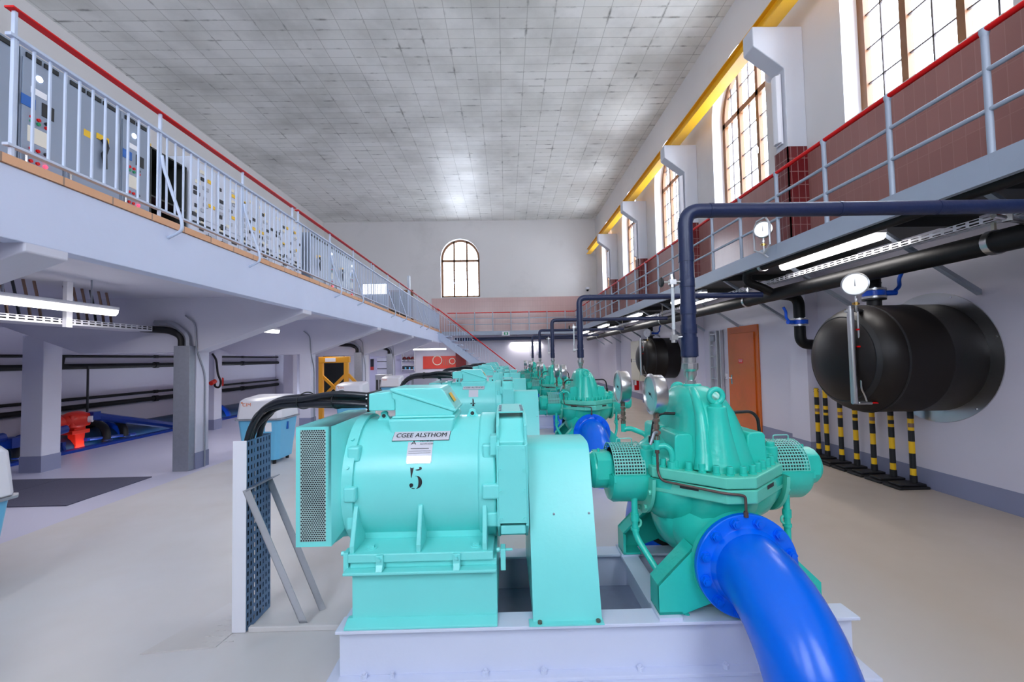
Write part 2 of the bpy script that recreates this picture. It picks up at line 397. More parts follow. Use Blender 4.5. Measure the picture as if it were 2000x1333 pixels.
def wall_holes(mb, f, u0, u1, zlo, zhi, centres, w=WIN_W, s=WIN_S, t=WIN_T, depth=WD, n=20):
    """wall sheet with round-headed openings and their reveals; f(u, z, d): d runs outward"""
    q = lambda a, b, c, d: mb.add([a, b, c, d], [(0, 1, 2, 3)])
    R = w/2; edges = [u0]
    for c in centres: edges += [c-R, c+R]
    edges.append(u1)
    q(f(u0, zlo, 0), f(u1, zlo, 0), f(u1, s, 0), f(u0, s, 0))
    for i in range(0, len(edges), 2):
        q(f(edges[i], s, 0), f(edges[i+1], s, 0), f(edges[i+1], zhi, 0), f(edges[i], zhi, 0))
    for c in centres:
        arc = [(c-R*math.cos(PI*i/n), t+R*math.sin(PI*i/n)) for i in range(n+1)]
        for (a, za), (b, zb) in zip(arc, arc[1:]):
            q(f(a, za, 0), f(b, zb, 0), f(b, zhi, 0), f(a, zhi, 0))
def reveal(mb, f, c, w=WIN_W, s=WIN_S, t=WIN_T, depth=WD, n=20):
    R = w/2
    path = [(c-R, s)]+[(c-R*math.cos(PI*i/n), t+R*math.sin(PI*i/n)) for i in range(n+1)]+[(c+R, s)]
    for (a, za), (b, zb) in zip(path, path[1:]+path[:1]):
        mb.add([f(a, za, 0), f(b, zb, 0), f(b, zb, depth), f(a, za, depth)], [(0, 1, 2, 3)])
fr = lambda u, z, d: (XR+d, u, z)
ff = lambda u, z, d: (u, YF+d, z)
fn = lambda u, z, d: (u, YN-d, z)
mb = MB(); wall_holes(mb, fr, YN, YF, 2.78, ZC, win_y); wr = struct('wall_right', mb, 'wall', smooth=0)
mb = MB().add([(XR, YN, -0.02), (XR, YF, -0.02), (XR, YF, 2.78), (XR, YN, 2.78)], [(0, 1, 2, 3)]); struct('wall_right_lower', mb, 'lowwall', smooth=0)
mb = MB(); wall_holes(mb, ff, XL, XR, 2.70, ZC, win_x); struct('wall_far', mb, 'wall', smooth=0)
mb = MB().add([(XL, YF, -1.2), (XR, YF, -1.2), (XR, YF, 2.70), (XL, YF, 2.70)], [(0, 1, 2, 3)]); struct('wall_far_lower', mb, 'lowwall', smooth=0)
NW = dict(w=2.4, s=3.2, t=6.2)                            # unseen windows added behind the viewer, sized to light the motor fronts
mb = MB(); wall_holes(mb, fn, XL, XR, -1.2, ZC, near_x, **NW); struct('wall_near', mb, 'wall', smooth=0)
mb = MB().add([(XL, YN, 2.6), (XL, YF, 2.6), (XL, YF, ZC), (XL, YN, ZC)], [(0, 1, 2, 3)]); struct('wall_left', mb, 'wall', smooth=0)
mb = MB().add([(XL, YN, -1.2), (XL, YF, -1.2), (XL, YF, 2.6), (XL, YN, 2.6)], [(0, 1, 2, 3)]); struct('wall_left_lower', mb, 'lowwall', smooth=0)
mb = MB().box(XL-.3, XR+.5, YN-.3, YF+.5, ZC, ZC+.2); struct('ceiling', mb, 'ceiling', smooth=0)
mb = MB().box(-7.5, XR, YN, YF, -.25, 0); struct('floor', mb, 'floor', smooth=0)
mb = MB().box(XL, -7.5, YN, YF, -1.25, -1.15); struct('floor_pit', mb, 'dark', smooth=0)

def mullions(mb, f, c, w, s, t, d0, d1, bar=0.085, nv=(-1/6, 1/6), outer=0.10):
    R = w/2; n = 20
    def seg(u0, u1, z0, z1):
        vs = [f(u, z, d) for u in (u0, u1) for z in (z0, z1) for d in (d0, d1)]
        mb.add(vs, [(0, 1, 3, 2), (4, 6, 7, 5), (0, 4, 5, 1), (2, 3, 7, 6), (0, 2, 6, 4), (1, 5, 7, 3)])
    seg(c-R, c-R+outer, s, t); seg(c+R-outer, c+R, s, t); seg(c-R, c+R, s, s+outer)
    rings = []
    for i in range(n+1):
        a = PI*i/n; ring = []
        for rr, d in ((R, d0), (R, d1), (R-outer, d1), (R-outer, d0)):
            ring.append(f(c-rr*math.cos(a), t+rr*math.sin(a), d))
        rings.append(ring)
    mb.loft(rings)
    seg(c-R, c+R, t-.15, t-.04)
    for v in nv:
        seg(c+v*w-bar/2, c+v*w+bar/2, s, t+math.sqrt(R*R-(v*w)**2)-.02)
def bars(mb, f, c, w, s, t, d0, d1, b=0.02):
    R = w/2
    def seg(u0, u1, z0, z1):
        vs = [f(u, z, d) for u in (u0, u1) for z in (z0, z1) for d in (d0, d1)]
        mb.add(vs, [(0, 1, 3, 2), (4, 6, 7, 5), (0, 4, 5, 1), (2, 3, 7, 6), (0, 2, 6, 4), (1, 5, 7, 3)])
    for v in (-1/3, 0, 1/3):
        seg(c+v*w-b/2, c+v*w+b/2, s, t+math.sqrt(R*R-(v*w)**2)-.03)
    for k in range(1, 4): seg(c-R+.03, c+R-.03, s+k*(t-.1-s)/4-b/2, s+k*(t-.1-s)/4+b/2)
    z = t+.42; q = math.sqrt(R*R-.42**2)-.03
    seg(c-q, c+q, z-b/2, z+b/2)
nwin = [0]
def window(f, c, label, w=WIN_W, s=WIN_S, t=WIN_T):
    nwin[0] += 1
    mb = MB(); reveal(mb, f, c, w, s, t)
    rv = struct('window_%d' % nwin[0], mb, 'reveal', smooth=30)
    rv['label'] = label
    mb = MB(); mullions(mb, f, c, w, s, t, WD-.13, WD-.05); struct('frame', mb, 'wood', rv, smooth=30)
    mb = MB(); bars(mb, f, c, w, s, t, WD-.10, WD-.075); struct('glazing_bars', mb, 'lead', rv, smooth=0)
    R = w/2; n = 20
    pts = [(c-R, s)]+[(c-R*math.cos(PI*i/n), t+R*math.sin(PI*i/n)) for i in range(n+1)]+[(c+R, s)]
    mb = MB().add([f(u, z, WD-.088) for u, z in pts], [tuple(range(len(pts)))]); struct('pane', mb, 'glass', rv, smooth=0)
    h = MB(); p = f(c-w/6, s+.75, WD-.15); h.box(p[0]-.015, p[0]+.015, p[1]-.015, p[1]+.015, p[2]-.06, p[2]+.06)
    struct('handle', h, 'chrome', rv)
    # daylight portal: helps the renderer find the opening, gives no light of its own
    L = bpy.data.lights.new('window_portal', 'AREA'); L.shape = 'RECTANGLE'; L.size = w; L.size_y = t+R-s
    L.cycles.is_portal = True
    lo = bpy.data.objects.new('window_portal', L); COL.objects.link(lo)
    a = Vector(f(c, (s+t+R)/2, WD+.02)); b = Vector(f(c, (s+t+R)/2, 0)); lo.location = a
    lo.rotation_euler = (b-a).to_track_quat('-Z', 'Z').to_euler()
for i, y in enumerate(win_y): window(fr, y, 'arched window in the right wall, number %d counting from the front' % (i+1))
for x in win_x: window(ff, x, 'arched window in the far end wall')
for i, x in enumerate(near_x): window(fn, x, 'arched window in the wall behind the viewer', **NW)

# dado of pink-brown tiles, painted skirting bands
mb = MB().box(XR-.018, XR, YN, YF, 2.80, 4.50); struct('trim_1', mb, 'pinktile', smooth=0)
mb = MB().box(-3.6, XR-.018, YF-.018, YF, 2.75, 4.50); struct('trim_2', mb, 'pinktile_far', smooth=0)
mb = MB().box(XR-.006, XR, YN, YF, 0, .21); struct('baseboard_right', mb, 'base', smooth=0)
mb = MB().box(-2.0, XR, YF-.006, YF, 0, .21); struct('baseboard_far', mb, 'base', smooth=0)

# pilasters of the right wall: a shallow lower half, a deeper tiled upper half with a crane corbel
pil_y = [BAY0-BAY, BAY0, BAY0+BAY, BAY0+2*BAY, BAY0+3*BAY]
mb = MB()
for i, y in enumerate(pil_y):
    lo = MB().box(4.385, XR, y-.05, y+.35, 0, 2.7); p = struct('trim_%d' % (3+i), lo, 'lowwall', smooth=0)
    p['label'] = 'lower half of a wall pilaster, number %d from the front' % (i+1)
    struct('skirting', MB().box(4.379, XR, y-.056, y+.356, 0, .21), 'base', p, smooth=0)
    poly = [(XR, 2.8), (4.27, 2.8), (4.27, 5.79), (3.81, 6.14), (3.81, 6.44), (XR, 6.44)]
    struct('corbel', MB().prism(poly, 1, y, y+.27), 'bracket', p, smooth=0, bevel=.012)
    tl = MB().box(4.252, 4.27, y-.018, y+.288, 2.8, 4.58)
    struct('tiling', tl, 'oxblood', p, smooth=0)
    struct('tiling', MB().box(4.252, XR-.018, y-.018, y-.001, 2.8, 4.58), 'oxblood_x', p, smooth=0)

# left gallery: edge beam, slab, cross beams with haunches, columns
XG, YG = -2.92, 19.9
mb = MB().prism([(-2.92, 2.26), (-2.92, 2.70), (-3.16, 2.70), (-3.16, 2.30), (-3.05, 2.26)], 1, YN, YG); gal = struct('floor_gallery', mb, 'fascia', smooth=0, bevel=.006)
struct('slab', MB().box(XL, -3.10, YN, YG, 2.46, 2.70), 'beam', gal, smooth=0)
struct('nosing', MB().box(-3.20, -2.905, YN, YG, 2.70, 2.755), 'orange_tile', gal, smooth=0)
for i in range(-1, 4):
    y = BAY0+BAY*i
    poly = [(-2.922, 2.60), (-2.922, 2.205), (-4.45, 1.67), (-6.1, 1.67), (-7.25, 2.1), (XL, 2.1), (XL, 2.68)]
    b = struct('trim_%d' % (20+i), MB().prism(poly, 1, y, y+.27), 'beam', smooth=0, bevel=.01)
    b['label'] = 'haunched concrete beam under the left gallery, number %d from the front' % (i+2)
    for nm, xa, xb, zt in (('front', -4.70, -4.45, 1.75), ('back', -6.92, -6.62, 1.95)):
        if i == 3 and nm == 'back': continue
        c = struct('column', MB().box(xa, xb, y+.001, y+.269, 0, zt), 'beam', b, smooth=0, bevel=.008)
        struct('skirting', MB().box(xa-.005, xb+.005, y-.004, y+.274, 0, .23), 'base', c, smooth=0)

# ------------------------------------------------------------------ one pump set (built for the nearest, then copied)
Y0 = 2.45; ZS = 0.87; PITCH = 3.6
units = []                                                # every thing of the first set, with its label maker
def unit(o, make): units.append((o, make)); return o
MARK = [' marked 5', ' marked 4', '', '', '']
def lab(fmt): return lambda k: fmt.format(o=ORD[k], m=MARK[k])

# --- base frame of white I-beams
def base_frame():
    f = lab('lilac-white steel base frame carrying the {o} motor and pump set of the row')
    t = unit(thing('base_frame', f(0), 'base frame', (.35, Y0, 0), 'base frames of the pump row'), f)
    def ibeam(y, s):        # s = -1 flange toward the viewer
        return [(y-.06, .255), (y+.06, .255), (y+.06, .27), (y-.06, .27)], [(y-.005, .035), (y+.005, .035), (y+.005, .256), (y-.005, .256)], [(y-.06, .02), (y+.06, .02), (y+.06, .036), (y-.06, .036)]
    for y in (2.10, 2.80):
        mb = MB()
        for p in ibeam(y, 0): mb.prism(p, 0, -.80, 1.62)
        b = mb.build('beam', 'lilacsteel', t, smooth=0, bevel=.003)
        if y < 2.5:
            for x in (-.68, -.55, -.12, .15, .6, 1.0):
                m2 = MB().hexa((x, 2.075, .036), .016 if x != -.55 else .01, .018, 2); m2.cyl((x, 2.075, .05), (x, 2.075, .062), .009, 8); m2.build('bolt', 'lilacsteel', b)
    for x in (-.74, .74, 1.45):
        mb = MB().box(x-.05, x+.05, 2.16, 2.74, .255, .27).box(x-.004, x+.004, 2.105, 2.795, .036, .256).box(x-.05, x+.05, 2.16, 2.74, .02, .034)
        mb.build('cross_beam', 'lilacsteel', t, smooth=0)
    MB().box(-.735, 1.445, 2.165, 2.735, .075, .085).build('drip_tray', 'greyfloorplate', t, smooth=0)
    MB().box(-.86, 1.68, 2.00, 2.90, 0, .02).build('grout_pad', 'lilacsteel', t, smooth=0, bevel=.006)
base_frame()

# --- riser under the motor
def pedestal():
    f = lab('mint green steel plinth between base frame and {o} motor{m}')
    t = unit(thing('motor_pedestal', f(0), 'pedestal', (-.4, Y0, .27), 'plinths under the motors'), f)
    mb = MB()
    for y, s in ((2.10, -1), (2.80, 1)):
        mb.box(-.765, -.06, y-.062, y+.062, .516, .53).box(-.74, -.06, y-.006, y+.006, .284, .517)
        mb.prism([(y-.058, .27), (y+.058, .27), (y+.058, .28), (y+.01, .30), (y-.01, .30), (y-.058, .28)], 0, -.762, -.06)
    mb.box(-.74, -.72, 2.11, 2.79, .284, .517).box(-.08, -.06, 2.11, 2.79, .284, .517)
    b = mb.build('beam', 'mint', t, smooth=0, bevel=.004)
    MB().box(-.745, -.06, 2.085, 2.815, .53, .562).build('packing_plate', 'mint', t, smooth=0, bevel=.003)
    for x in (-.60, -.245):
        mb = MB().box(x-.017, x+.017, 2.05, 2.075, .531, .60).prism([(2.035, .53), (2.06, .53), (2.06, .575)], 0, x-.016, x+.016)
        c = mb.build('jacking_lug', 'mint', t, smooth=0, bevel=.003)
        MB().hexa((x, 2.05, .585), .008, -.014, 1).build('screw', 'mint', c)
    for x, s in ((-.768, -1), (-.03, 1)):
        mb = MB().box(x-.012, x+.012, 2.09, 2.15, .50, .60); c = mb.build('jacking_lug', 'mint', t, smooth=0, bevel=.003)
        MB().hexa((x-.03, 2.12, .585), .011, .014, 0).cyl((x-.02, 2.12, .585), (x+.045, 2.12, .585), .006, 8).build('screw', 'mint', c)
pedestal()

# --- motor
RM = 0.316
def on_motor(u, v, out=0.0015, x0=0.0, z0=ZS):
    """point on the motor barrel's near side: u along the shaft, v measured along the curve from height z0"""
    a = math.asin((z0-ZS)/RM)+v/RM; r = RM+out
    return (x0+u, Y0-r*math.cos(a), ZS+r*math.sin(a))
def motor_parts(t, k):
    o = (0, Y0, ZS)
    mb = MB().lathe([(0, -.80), (.30, -.80), (RM, -.785), (RM, -.07), (.30, -.055), (0, -.055)], o, 0, 64)
    # cast pads on the barrel
    for x0, x1, zs in ((-.785, -.725, (1.045, .865, .72)), (-.125, -.035, (1.045, .865, .72))):
        for z in zs:
            for s in (-1, 1):
                q = math.sqrt(max(RM*RM-(z-ZS)**2, 0)); y = Y0+s*(q-.03); y2 = Y0+s*(q+.032)
                a, b = min(y, y2), max(y, y2)
                mb.prism([(x0, z-.038), (x1, z-.038), (x1, z+.034), (x0, z+.034)], 1, a, b)
    mb.lathe([(RM-.02, -.15), (RM+.012, -.145), (RM+.012, -.06), (RM-.02, -.055)], o, 0, 64)
    mb.prism([(-.60, 1.12), (-.285, 1.12), (-.27, 1.195), (-.615, 1.195)], 1, Y0-.185, Y0+.185)
    body = mb.build('body', 'mint', t, smooth=30, bevel=.012, seg=3)
    # feet
    mb = MB().box(-.75, -.075, 2.065, 2.835, .562, .602)
    for x in (-.735, -.425, -.115):
        for s in (-1, 1):
            mb.prism([(Y0+s*.375, .60), (Y0+s*.375, .635), (Y0+s*.315, .80), (Y0+s*.02, .80), (Y0+s*.02, .60)], 0, x-.011, x+.011)
    mb.box(-.735, -.115, 2.24, 2.66, .60, .68)
    ft = mb.build('foot', 'mint', t, smooth=0, bevel=.005)
    for x in (-.66, -.16):
        for y in (2.13, 2.77): MB().cyl((x, y, .602), (x, y, .606), .026, 16).hexa((x, y, .606), .018, .014, 2).build('bolt', 'mint', ft)
    # fan cowl: perforated inlet box, tapering to the barrel
    x0, x1, ya, yb, za, zb = -1.005, -.838, 2.10, 2.80, .628, 1.19
    gx0, gx1, gz0, gz1 = -.985, -.864, .652, 1.175
    mb = MB()
    q = lambda *p: mb.add(p, [(0, 1, 2, 3)])
    for y in (ya, yb):
        q((x0, y, za), (gx0, y, za), (gx0, y, zb), (x0, y, zb)); q((gx1, y, za), (x1, y, za), (x1, y, zb), (gx1, y, zb))
        q((gx0, y, za), (gx1, y, za), (gx1, y, gz0), (gx0, y, gz0)); q((gx0, y, gz1), (gx1, y, gz1), (gx1, y, zb), (gx0, y, zb))
    q((x0, ya, zb), (x1, ya, zb), (x1, yb, zb), (x0, yb, zb)); q((x0, ya, za), (x1, ya, za), (x1, yb, za), (x0, yb, za))
    q((x0, ya, za), (x0, yb, za), (x0, yb, zb), (x0, ya, zb))
    # skirt from the box to the ring
    ring0 = []; ring1 = []
    angs = sorted([2*PI*i/48 for i in range(48)]+[math.atan2(q, p) % (2*PI) for p, q in ((.35, .32), (-.35, .32), (-.35, -.242), (.35, -.242))])
    for a in angs:
        c, s = math.cos(a), math.sin(a)
        m = min(.35/abs(c) if abs(c) > 1e-6 else 9, (.32 if s > 0 else .242)/abs(s) if abs(s) > 1e-6 else 9)
        ring0.append((x1, Y0+c*m, ZS+s*m)); ring1.append((-.80, Y0+c*.322, ZS+s*.322))
    mb.loft([ring0, ring1], cap=False)
    cw = mb.build('fan_cowl', 'mint', t, smooth=25)
    nu, nv = 11, 58
    cu = (gx1-gx0)/nu; cv = (gz1-gz0)/nv
    mb = MB()
    for y in (ya+.002,): mb.perf(lambda u, v, y=y: (gx0+u, y, gz0+v), nu, nv, cu, cv, .0046, 8, True, .0039)
    mb.build('grille', 'grille', cw, smooth=0)
    MB().box(gx0-.012, gx1+.012, 2.107, 2.793, gz0-.01, gz1+.01).build('fan_chamber', 'ink', cw, smooth=0)  # black box close behind the grille stands in for the shade inside
    mb = MB().lathe([(RM, -.80), (.334, -.80), (.334, -.748), (RM, -.748)], o, 0, 64)
    rg = mb.build('clamp_ring', 'mint', t, smooth=30)
    for a in (-.9, -.5, -.08, .35, .78):
        y, z = Y0-.334*math.cos(a), ZS+.334*math.sin(a)
        MB().cyl((-.775, y, z), (-.775, Y0-.343*math.cos(a), ZS+.343*math.sin(a)), .009, 10).build('screw', 'mint', rg)
    # drive end shield
    def ring(r): return r
    oc = [(-.345, .70), (-.345, 1.085), (-.30, 1.10), (-.30, 1.17), (-.205, 1.215), (.205, 1.215), (.345, 1.085), (.345, .70), (.21, .60), (-.21, .60)]
    mb = MB().prism([(Y0+u, w) for u, w in [(-.30, .72), (-.30, 1.09), (-.2, 1.19), (.2, 1.19), (.30, 1.09), (.30, .72), (.2, .6), (-.2, .6)]], 0, -.055, .095)
    for xa, xb in ((-.055, -.04), (.082, .097)): mb.prism([(Y0+u, w) for u, w in oc], 0, xa, xb)
    mb.lathe([(0, .097), (.21, .097), (.2, .11), (.06, .115), (.06, .14), (0, .14)], o, 0, 40)
    es = mb.build('end_shield', 'mint', t, smooth=30, bevel=.004)
    cp = MB().box(-.046, .088, Y0-.352, Y0-.344, .715, 1.082).build('cover_plate', 'mint', es, smooth=0, bevel=.002)
    for x in (-.035, .077):
        for z in (.735, .865, .965, 1.07): MB().hexa((x, Y0-.352, z), .0075, -.008, 1).build('screw', 'mint', cp)
    tp = MB().box(-.042, .084, Y0-.19, Y0+.19, 1.217, 1.224).build('top_plate', 'mint', es, smooth=0)
    for x in (-.036, .078):
        for y in (-.16, -.09, -.02, .05): MB().hexa((x, Y0+y, 1.224), .008, .008, 2).build('screw', 'zinc', tp)
    MB().box(-.085, -.05, Y0-.325, Y0-.24, 1.03, 1.125).build('clamp_block', 'mint', es, smooth=0, bevel=.006)
    MB().box(-.038, .08, Y0-.34, Y0-.20, .66, .70).build('air_duct', 'mint', es, smooth=0, bevel=.004)
    # terminal box with a sloping split and cable entry
    ya, yb = Y0-.15, Y0+.15
    mb = MB().prism([(-.585, 1.205), (-.285, 1.205), (-.278, 1.225), (-.602, 1.335), (-.602, 1.30), (-.585, 1.29)], 1, ya, yb)
    mb.prism([(-.728, 1.235), (-.59, 1.235), (-.59, 1.315), (-.60, 1.335), (-.728, 1.325)], 1, Y0-.13, Y0+.13)
    mb.box(-.60, -.27, Y0-.16, Y0+.16, 1.196, 1.207)
    tb = mb.build('terminal_box', 'mint', t, smooth=0, bevel=.006)
    mb = MB().prism([(-.605, 1.338), (-.275, 1.227), (-.27, 1.24), (-.33, 1.335), (-.345, 1.35), (-.575, 1.352), (-.605, 1.352)], 1, ya-.004, yb+.004)
    mb.prism([(-.61, 1.338), (-.268, 1.223), (-.262, 1.237), (-.61, 1.353)], 1, ya-.012, yb+.012)
    ld = mb.build('lid', 'mint', tb, smooth=0, bevel=.005)
    s = Vector((.06, 0, -.095)).normalized(); b0 = Vector((-.328, Y0-.1, 1.336))+Vector((.0028, 0, .0018))
    f = lambda u, v: tuple(b0+s*v+Vector((0, u, 0)))
    MB().add([f(.02, .025), f(.115, .025), f(.115, .08), f(.02, .08)], [(0, 1, 2, 3)]).build('warning_sticker', 'label_y', ld, smooth=0)
    gp = MB().box(-.742, -.727, Y0-.125, Y0+.125, 1.228, 1.332).build('gland_plate', 'black', tb, smooth=0, bevel=.006)
    mb = MB()
    for z in (1.242, 1.262, 1.30, 1.318): mb.cyl((-.74, Y0-.127, z), (-.74, Y0-.133, z), .004, 8)
    mb.build('gland_screws', 'white', gp)
    # lifting lugs
    for x, w, y in ((-.665, .05, Y0-.06), (-.19, .055, Y0-.02)):
        mb = MB(); z0 = 1.150
        outer = [(x-w, z0), (x-w*.35, z0+.055)]+[(x+.022*math.sin(a), z0+.055+.02*math.cos(a)) for a in [-.9, -.4, 0, .4, .9]]+[(x+w*.35, z0+.055), (x+w, z0)]
        mb.prism(outer, 1, y-.012, y+.012); mb.torus((x, y-.012, z0+.05), .014, .004, 1, 16, 8)
        lg = mb.build('lifting_lug', 'mint', t, smooth=30, bevel=.003)
        MB().cyl((x, y-.0135, z0+.05), (x, y+.0135, z0+.05), .0115, 16).build('lug_hole', 'dark', lg)
    # maker's plates and stencilled number
    mb = MB(); g = 8
    def patch(mb, x0, zc, w, h, out, n=8, sh=0.0):
        for i in range(n):
            v0, v1 = -h/2+h*i/n, -h/2+h*(i+1)/n
            mb.add([on_motor(-w/2+sh*v0, v0, out, x0, zc), on_motor(w/2+sh*v0, v0, out, x0, zc), on_motor(w/2+sh*v1, v1, out, x0, zc), on_motor(-w/2+sh*v1, v1, out, x0, zc)], [(0, 1, 2, 3)])
        return mb
    pl = patch(mb, -.436, 1.112, .285, .062, .004, sh=.08).build('maker_plate', 'plate', t, smooth=30)
    patch(MB(), -.436, 1.112, .289, .066, .0025, sh=.08).build('maker_plate_border', 'ink', pl, smooth=30)
    mb = MB(); lettering(mb, lambda u, v: on_motor(u, v, .0055, -.436, 1.112), 'CGEE ALSTHOM', .027, .255, .12, 6); lettering(mb, lambda u, v: on_motor(u+.0011, v, .0056, -.436, 1.112), 'CGEE ALSTHOM', .027, .255, .12, 6); mb.build('maker_lettering', 'ink', pl, smooth=0)
    rp = patch(MB(), -.436, 1.043, .124, .105, .003).build('rating_plate', 'plate', t, smooth=30)
    if k == 0:
        mb = MB()
        lettering(mb, lambda u, v: on_motor(u, v, .0045, -.405, 1.087), 'MOTEURS', .009, .066, 0, 3)
        lettering(mb, lambda u, v: on_motor(u, v, .0045, -.405, 1.075), 'ALSTHOM', .009, .066, 0, 3)
        lettering(mb, lambda u, v: on_motor(u, v, .0045, -.470, 1.081), 'A', .02, .026, 0, 4)
        patch(mb, -.436, 1.056, .09, .003, .0045, 1); patch(mb, -.436, 1.045, .11, .0015, .0045, 1); patch(mb, -.436, 1.037, .11, .0015, .0045, 1)
        mb.build('rating_plate_lettering', 'ink', rp, smooth=0)
        patch(MB(), -.436, 1.008, .115, .034, .0042, 3).build('rating_plate_blank', 'chrome', rp, smooth=30)
    return body
def number_mesh(mb, digit, zc=.928, x0=-.445, H=.10):
    """stencil numeral built from strokes; unit box is 0..1 wide by 0..1.55 high"""
    sc = H/1.55; f = lambda u, v: on_motor((u-.5)*sc, (v-.775)*sc, .002, x0, zc)
    def poly(p):
        n = len(p); cx, cy = sum(a for a, b in p)/n, sum(b for a, b in p)/n
        mb.add([f(a, b) for a, b in p]+[f(cx, cy)], [(i, (i+1) % n, n) for i in range(n)])
    def band(pts):
        for (a, b), (c, d) in zip(pts, pts[1:]): mb.add([f(*a), f(*b), f(*d), f(*c)], [(0, 1, 2, 3)])
    if digit == 5:
        poly([(.02, 1.55), (.08, 1.50), (.24, 1.50), (.30, 1.53), (.16, .80), (.12, .80)])
        poly([(.42, 1.36), (.60, 1.34), (.74, 1.38), (.80, 1.45)]+[(.79+.12*math.cos(a), 1.45+.11*math.sin(a)) for a in (2.6, 2.0, 1.4, .8, .2, -.4, -1.0, -1.6)]+[(.62, 1.29), (.48, 1.31)])
        band([((.52+.16*math.cos(a)*1.0, .46+.44*math.sin(a)), (.50+.46*math.cos(a), .46+.47*math.sin(a))) for a in [1.75-i*.22 for i in range(16)]])
        poly([(.15+.15*math.cos(a), .26+.14*math.sin(a)) for a in [i*PI/6 for i in range(12)]])
        band([((.05, .22), (.0, .26)), ((.14, .08), (.06, .1)), ((.3, .03), (.26, -.01)), ((.40, .05), (.40, 0.0))])
    else:
        band([((.45, 1.55), (.62, 1.55)), ((.45, 1.1), (.75, 1.1)), ((.45, .55), (.75, .55)), ((.40, .10), (.82, .10)), ((.36, .02), (.86, .02))])
        band([((.80, .42), (.80, .72)), ((.92, .45), (.92, .68)), ((1.02, .55), (1.02, .58))])
        poly([(.20+.16*math.cos(a), .58+.14*math.sin(a)) for a in [i*PI/6 for i in range(12)]])
        band([((.30, .5), (.30, .64)), ((.40, .52), (.40, .62))])
    return mb
f_motor = lab('mint green electric motor{m}, {o} of the five motors in the row')
motor = unit(thing('electric_motor', f_motor(0), 'motor', (-.43, Y0, .562), 'electric motors in the row'), f_motor)
motor_parts(motor, 0)

# --- coupling guard
def guard():
    f = lab('tall mint green sheet guard over the coupling of the {o} motor{m}')
    t = unit(thing('coupling_guard', f(0), 'coupling guard', (.27, Y0, .27), 'coupling guards'), f)
    prof = [(-.395, .27), (-.385, .275), (-.165, 1.015), (-.145, 1.036), (-.11, 1.048), (0, 1.053), (.11, 1.048), (.145, 1.036), (.165, 1.015), (.385, .275), (.395, .27)]
    rings = [[(x, Y0+u, z) for u, z in prof] for x in (.105, .425)]
    mb = MB().loft(rings, cap=False, closed=False)
    for x in (.105, .425): mb.add([(x, Y0+u, z) for u, z in prof], [tuple(range(len(prof)))])
    sh = mb.build('guard_sheet', 'mint', t, smooth=30)
    MB().box(.085, .43, Y0-.415, Y0-.36, .27, .276).build('foot_strip', 'mint', sh, smooth=0)
    for x in (.135, .405): MB().hexa((x, Y0-.398, .276), .011, .01, 2).build('bolt', 'bronze', sh)
    for x, z in ((.40, .72), (.225, .72)): 
        y = Y0-.385+.22*(z-.275)/.74
        MB().ell((x, y-.002, z), .006, .004, .006, 10, 6).build('screw', 'zinc', sh)
guard()

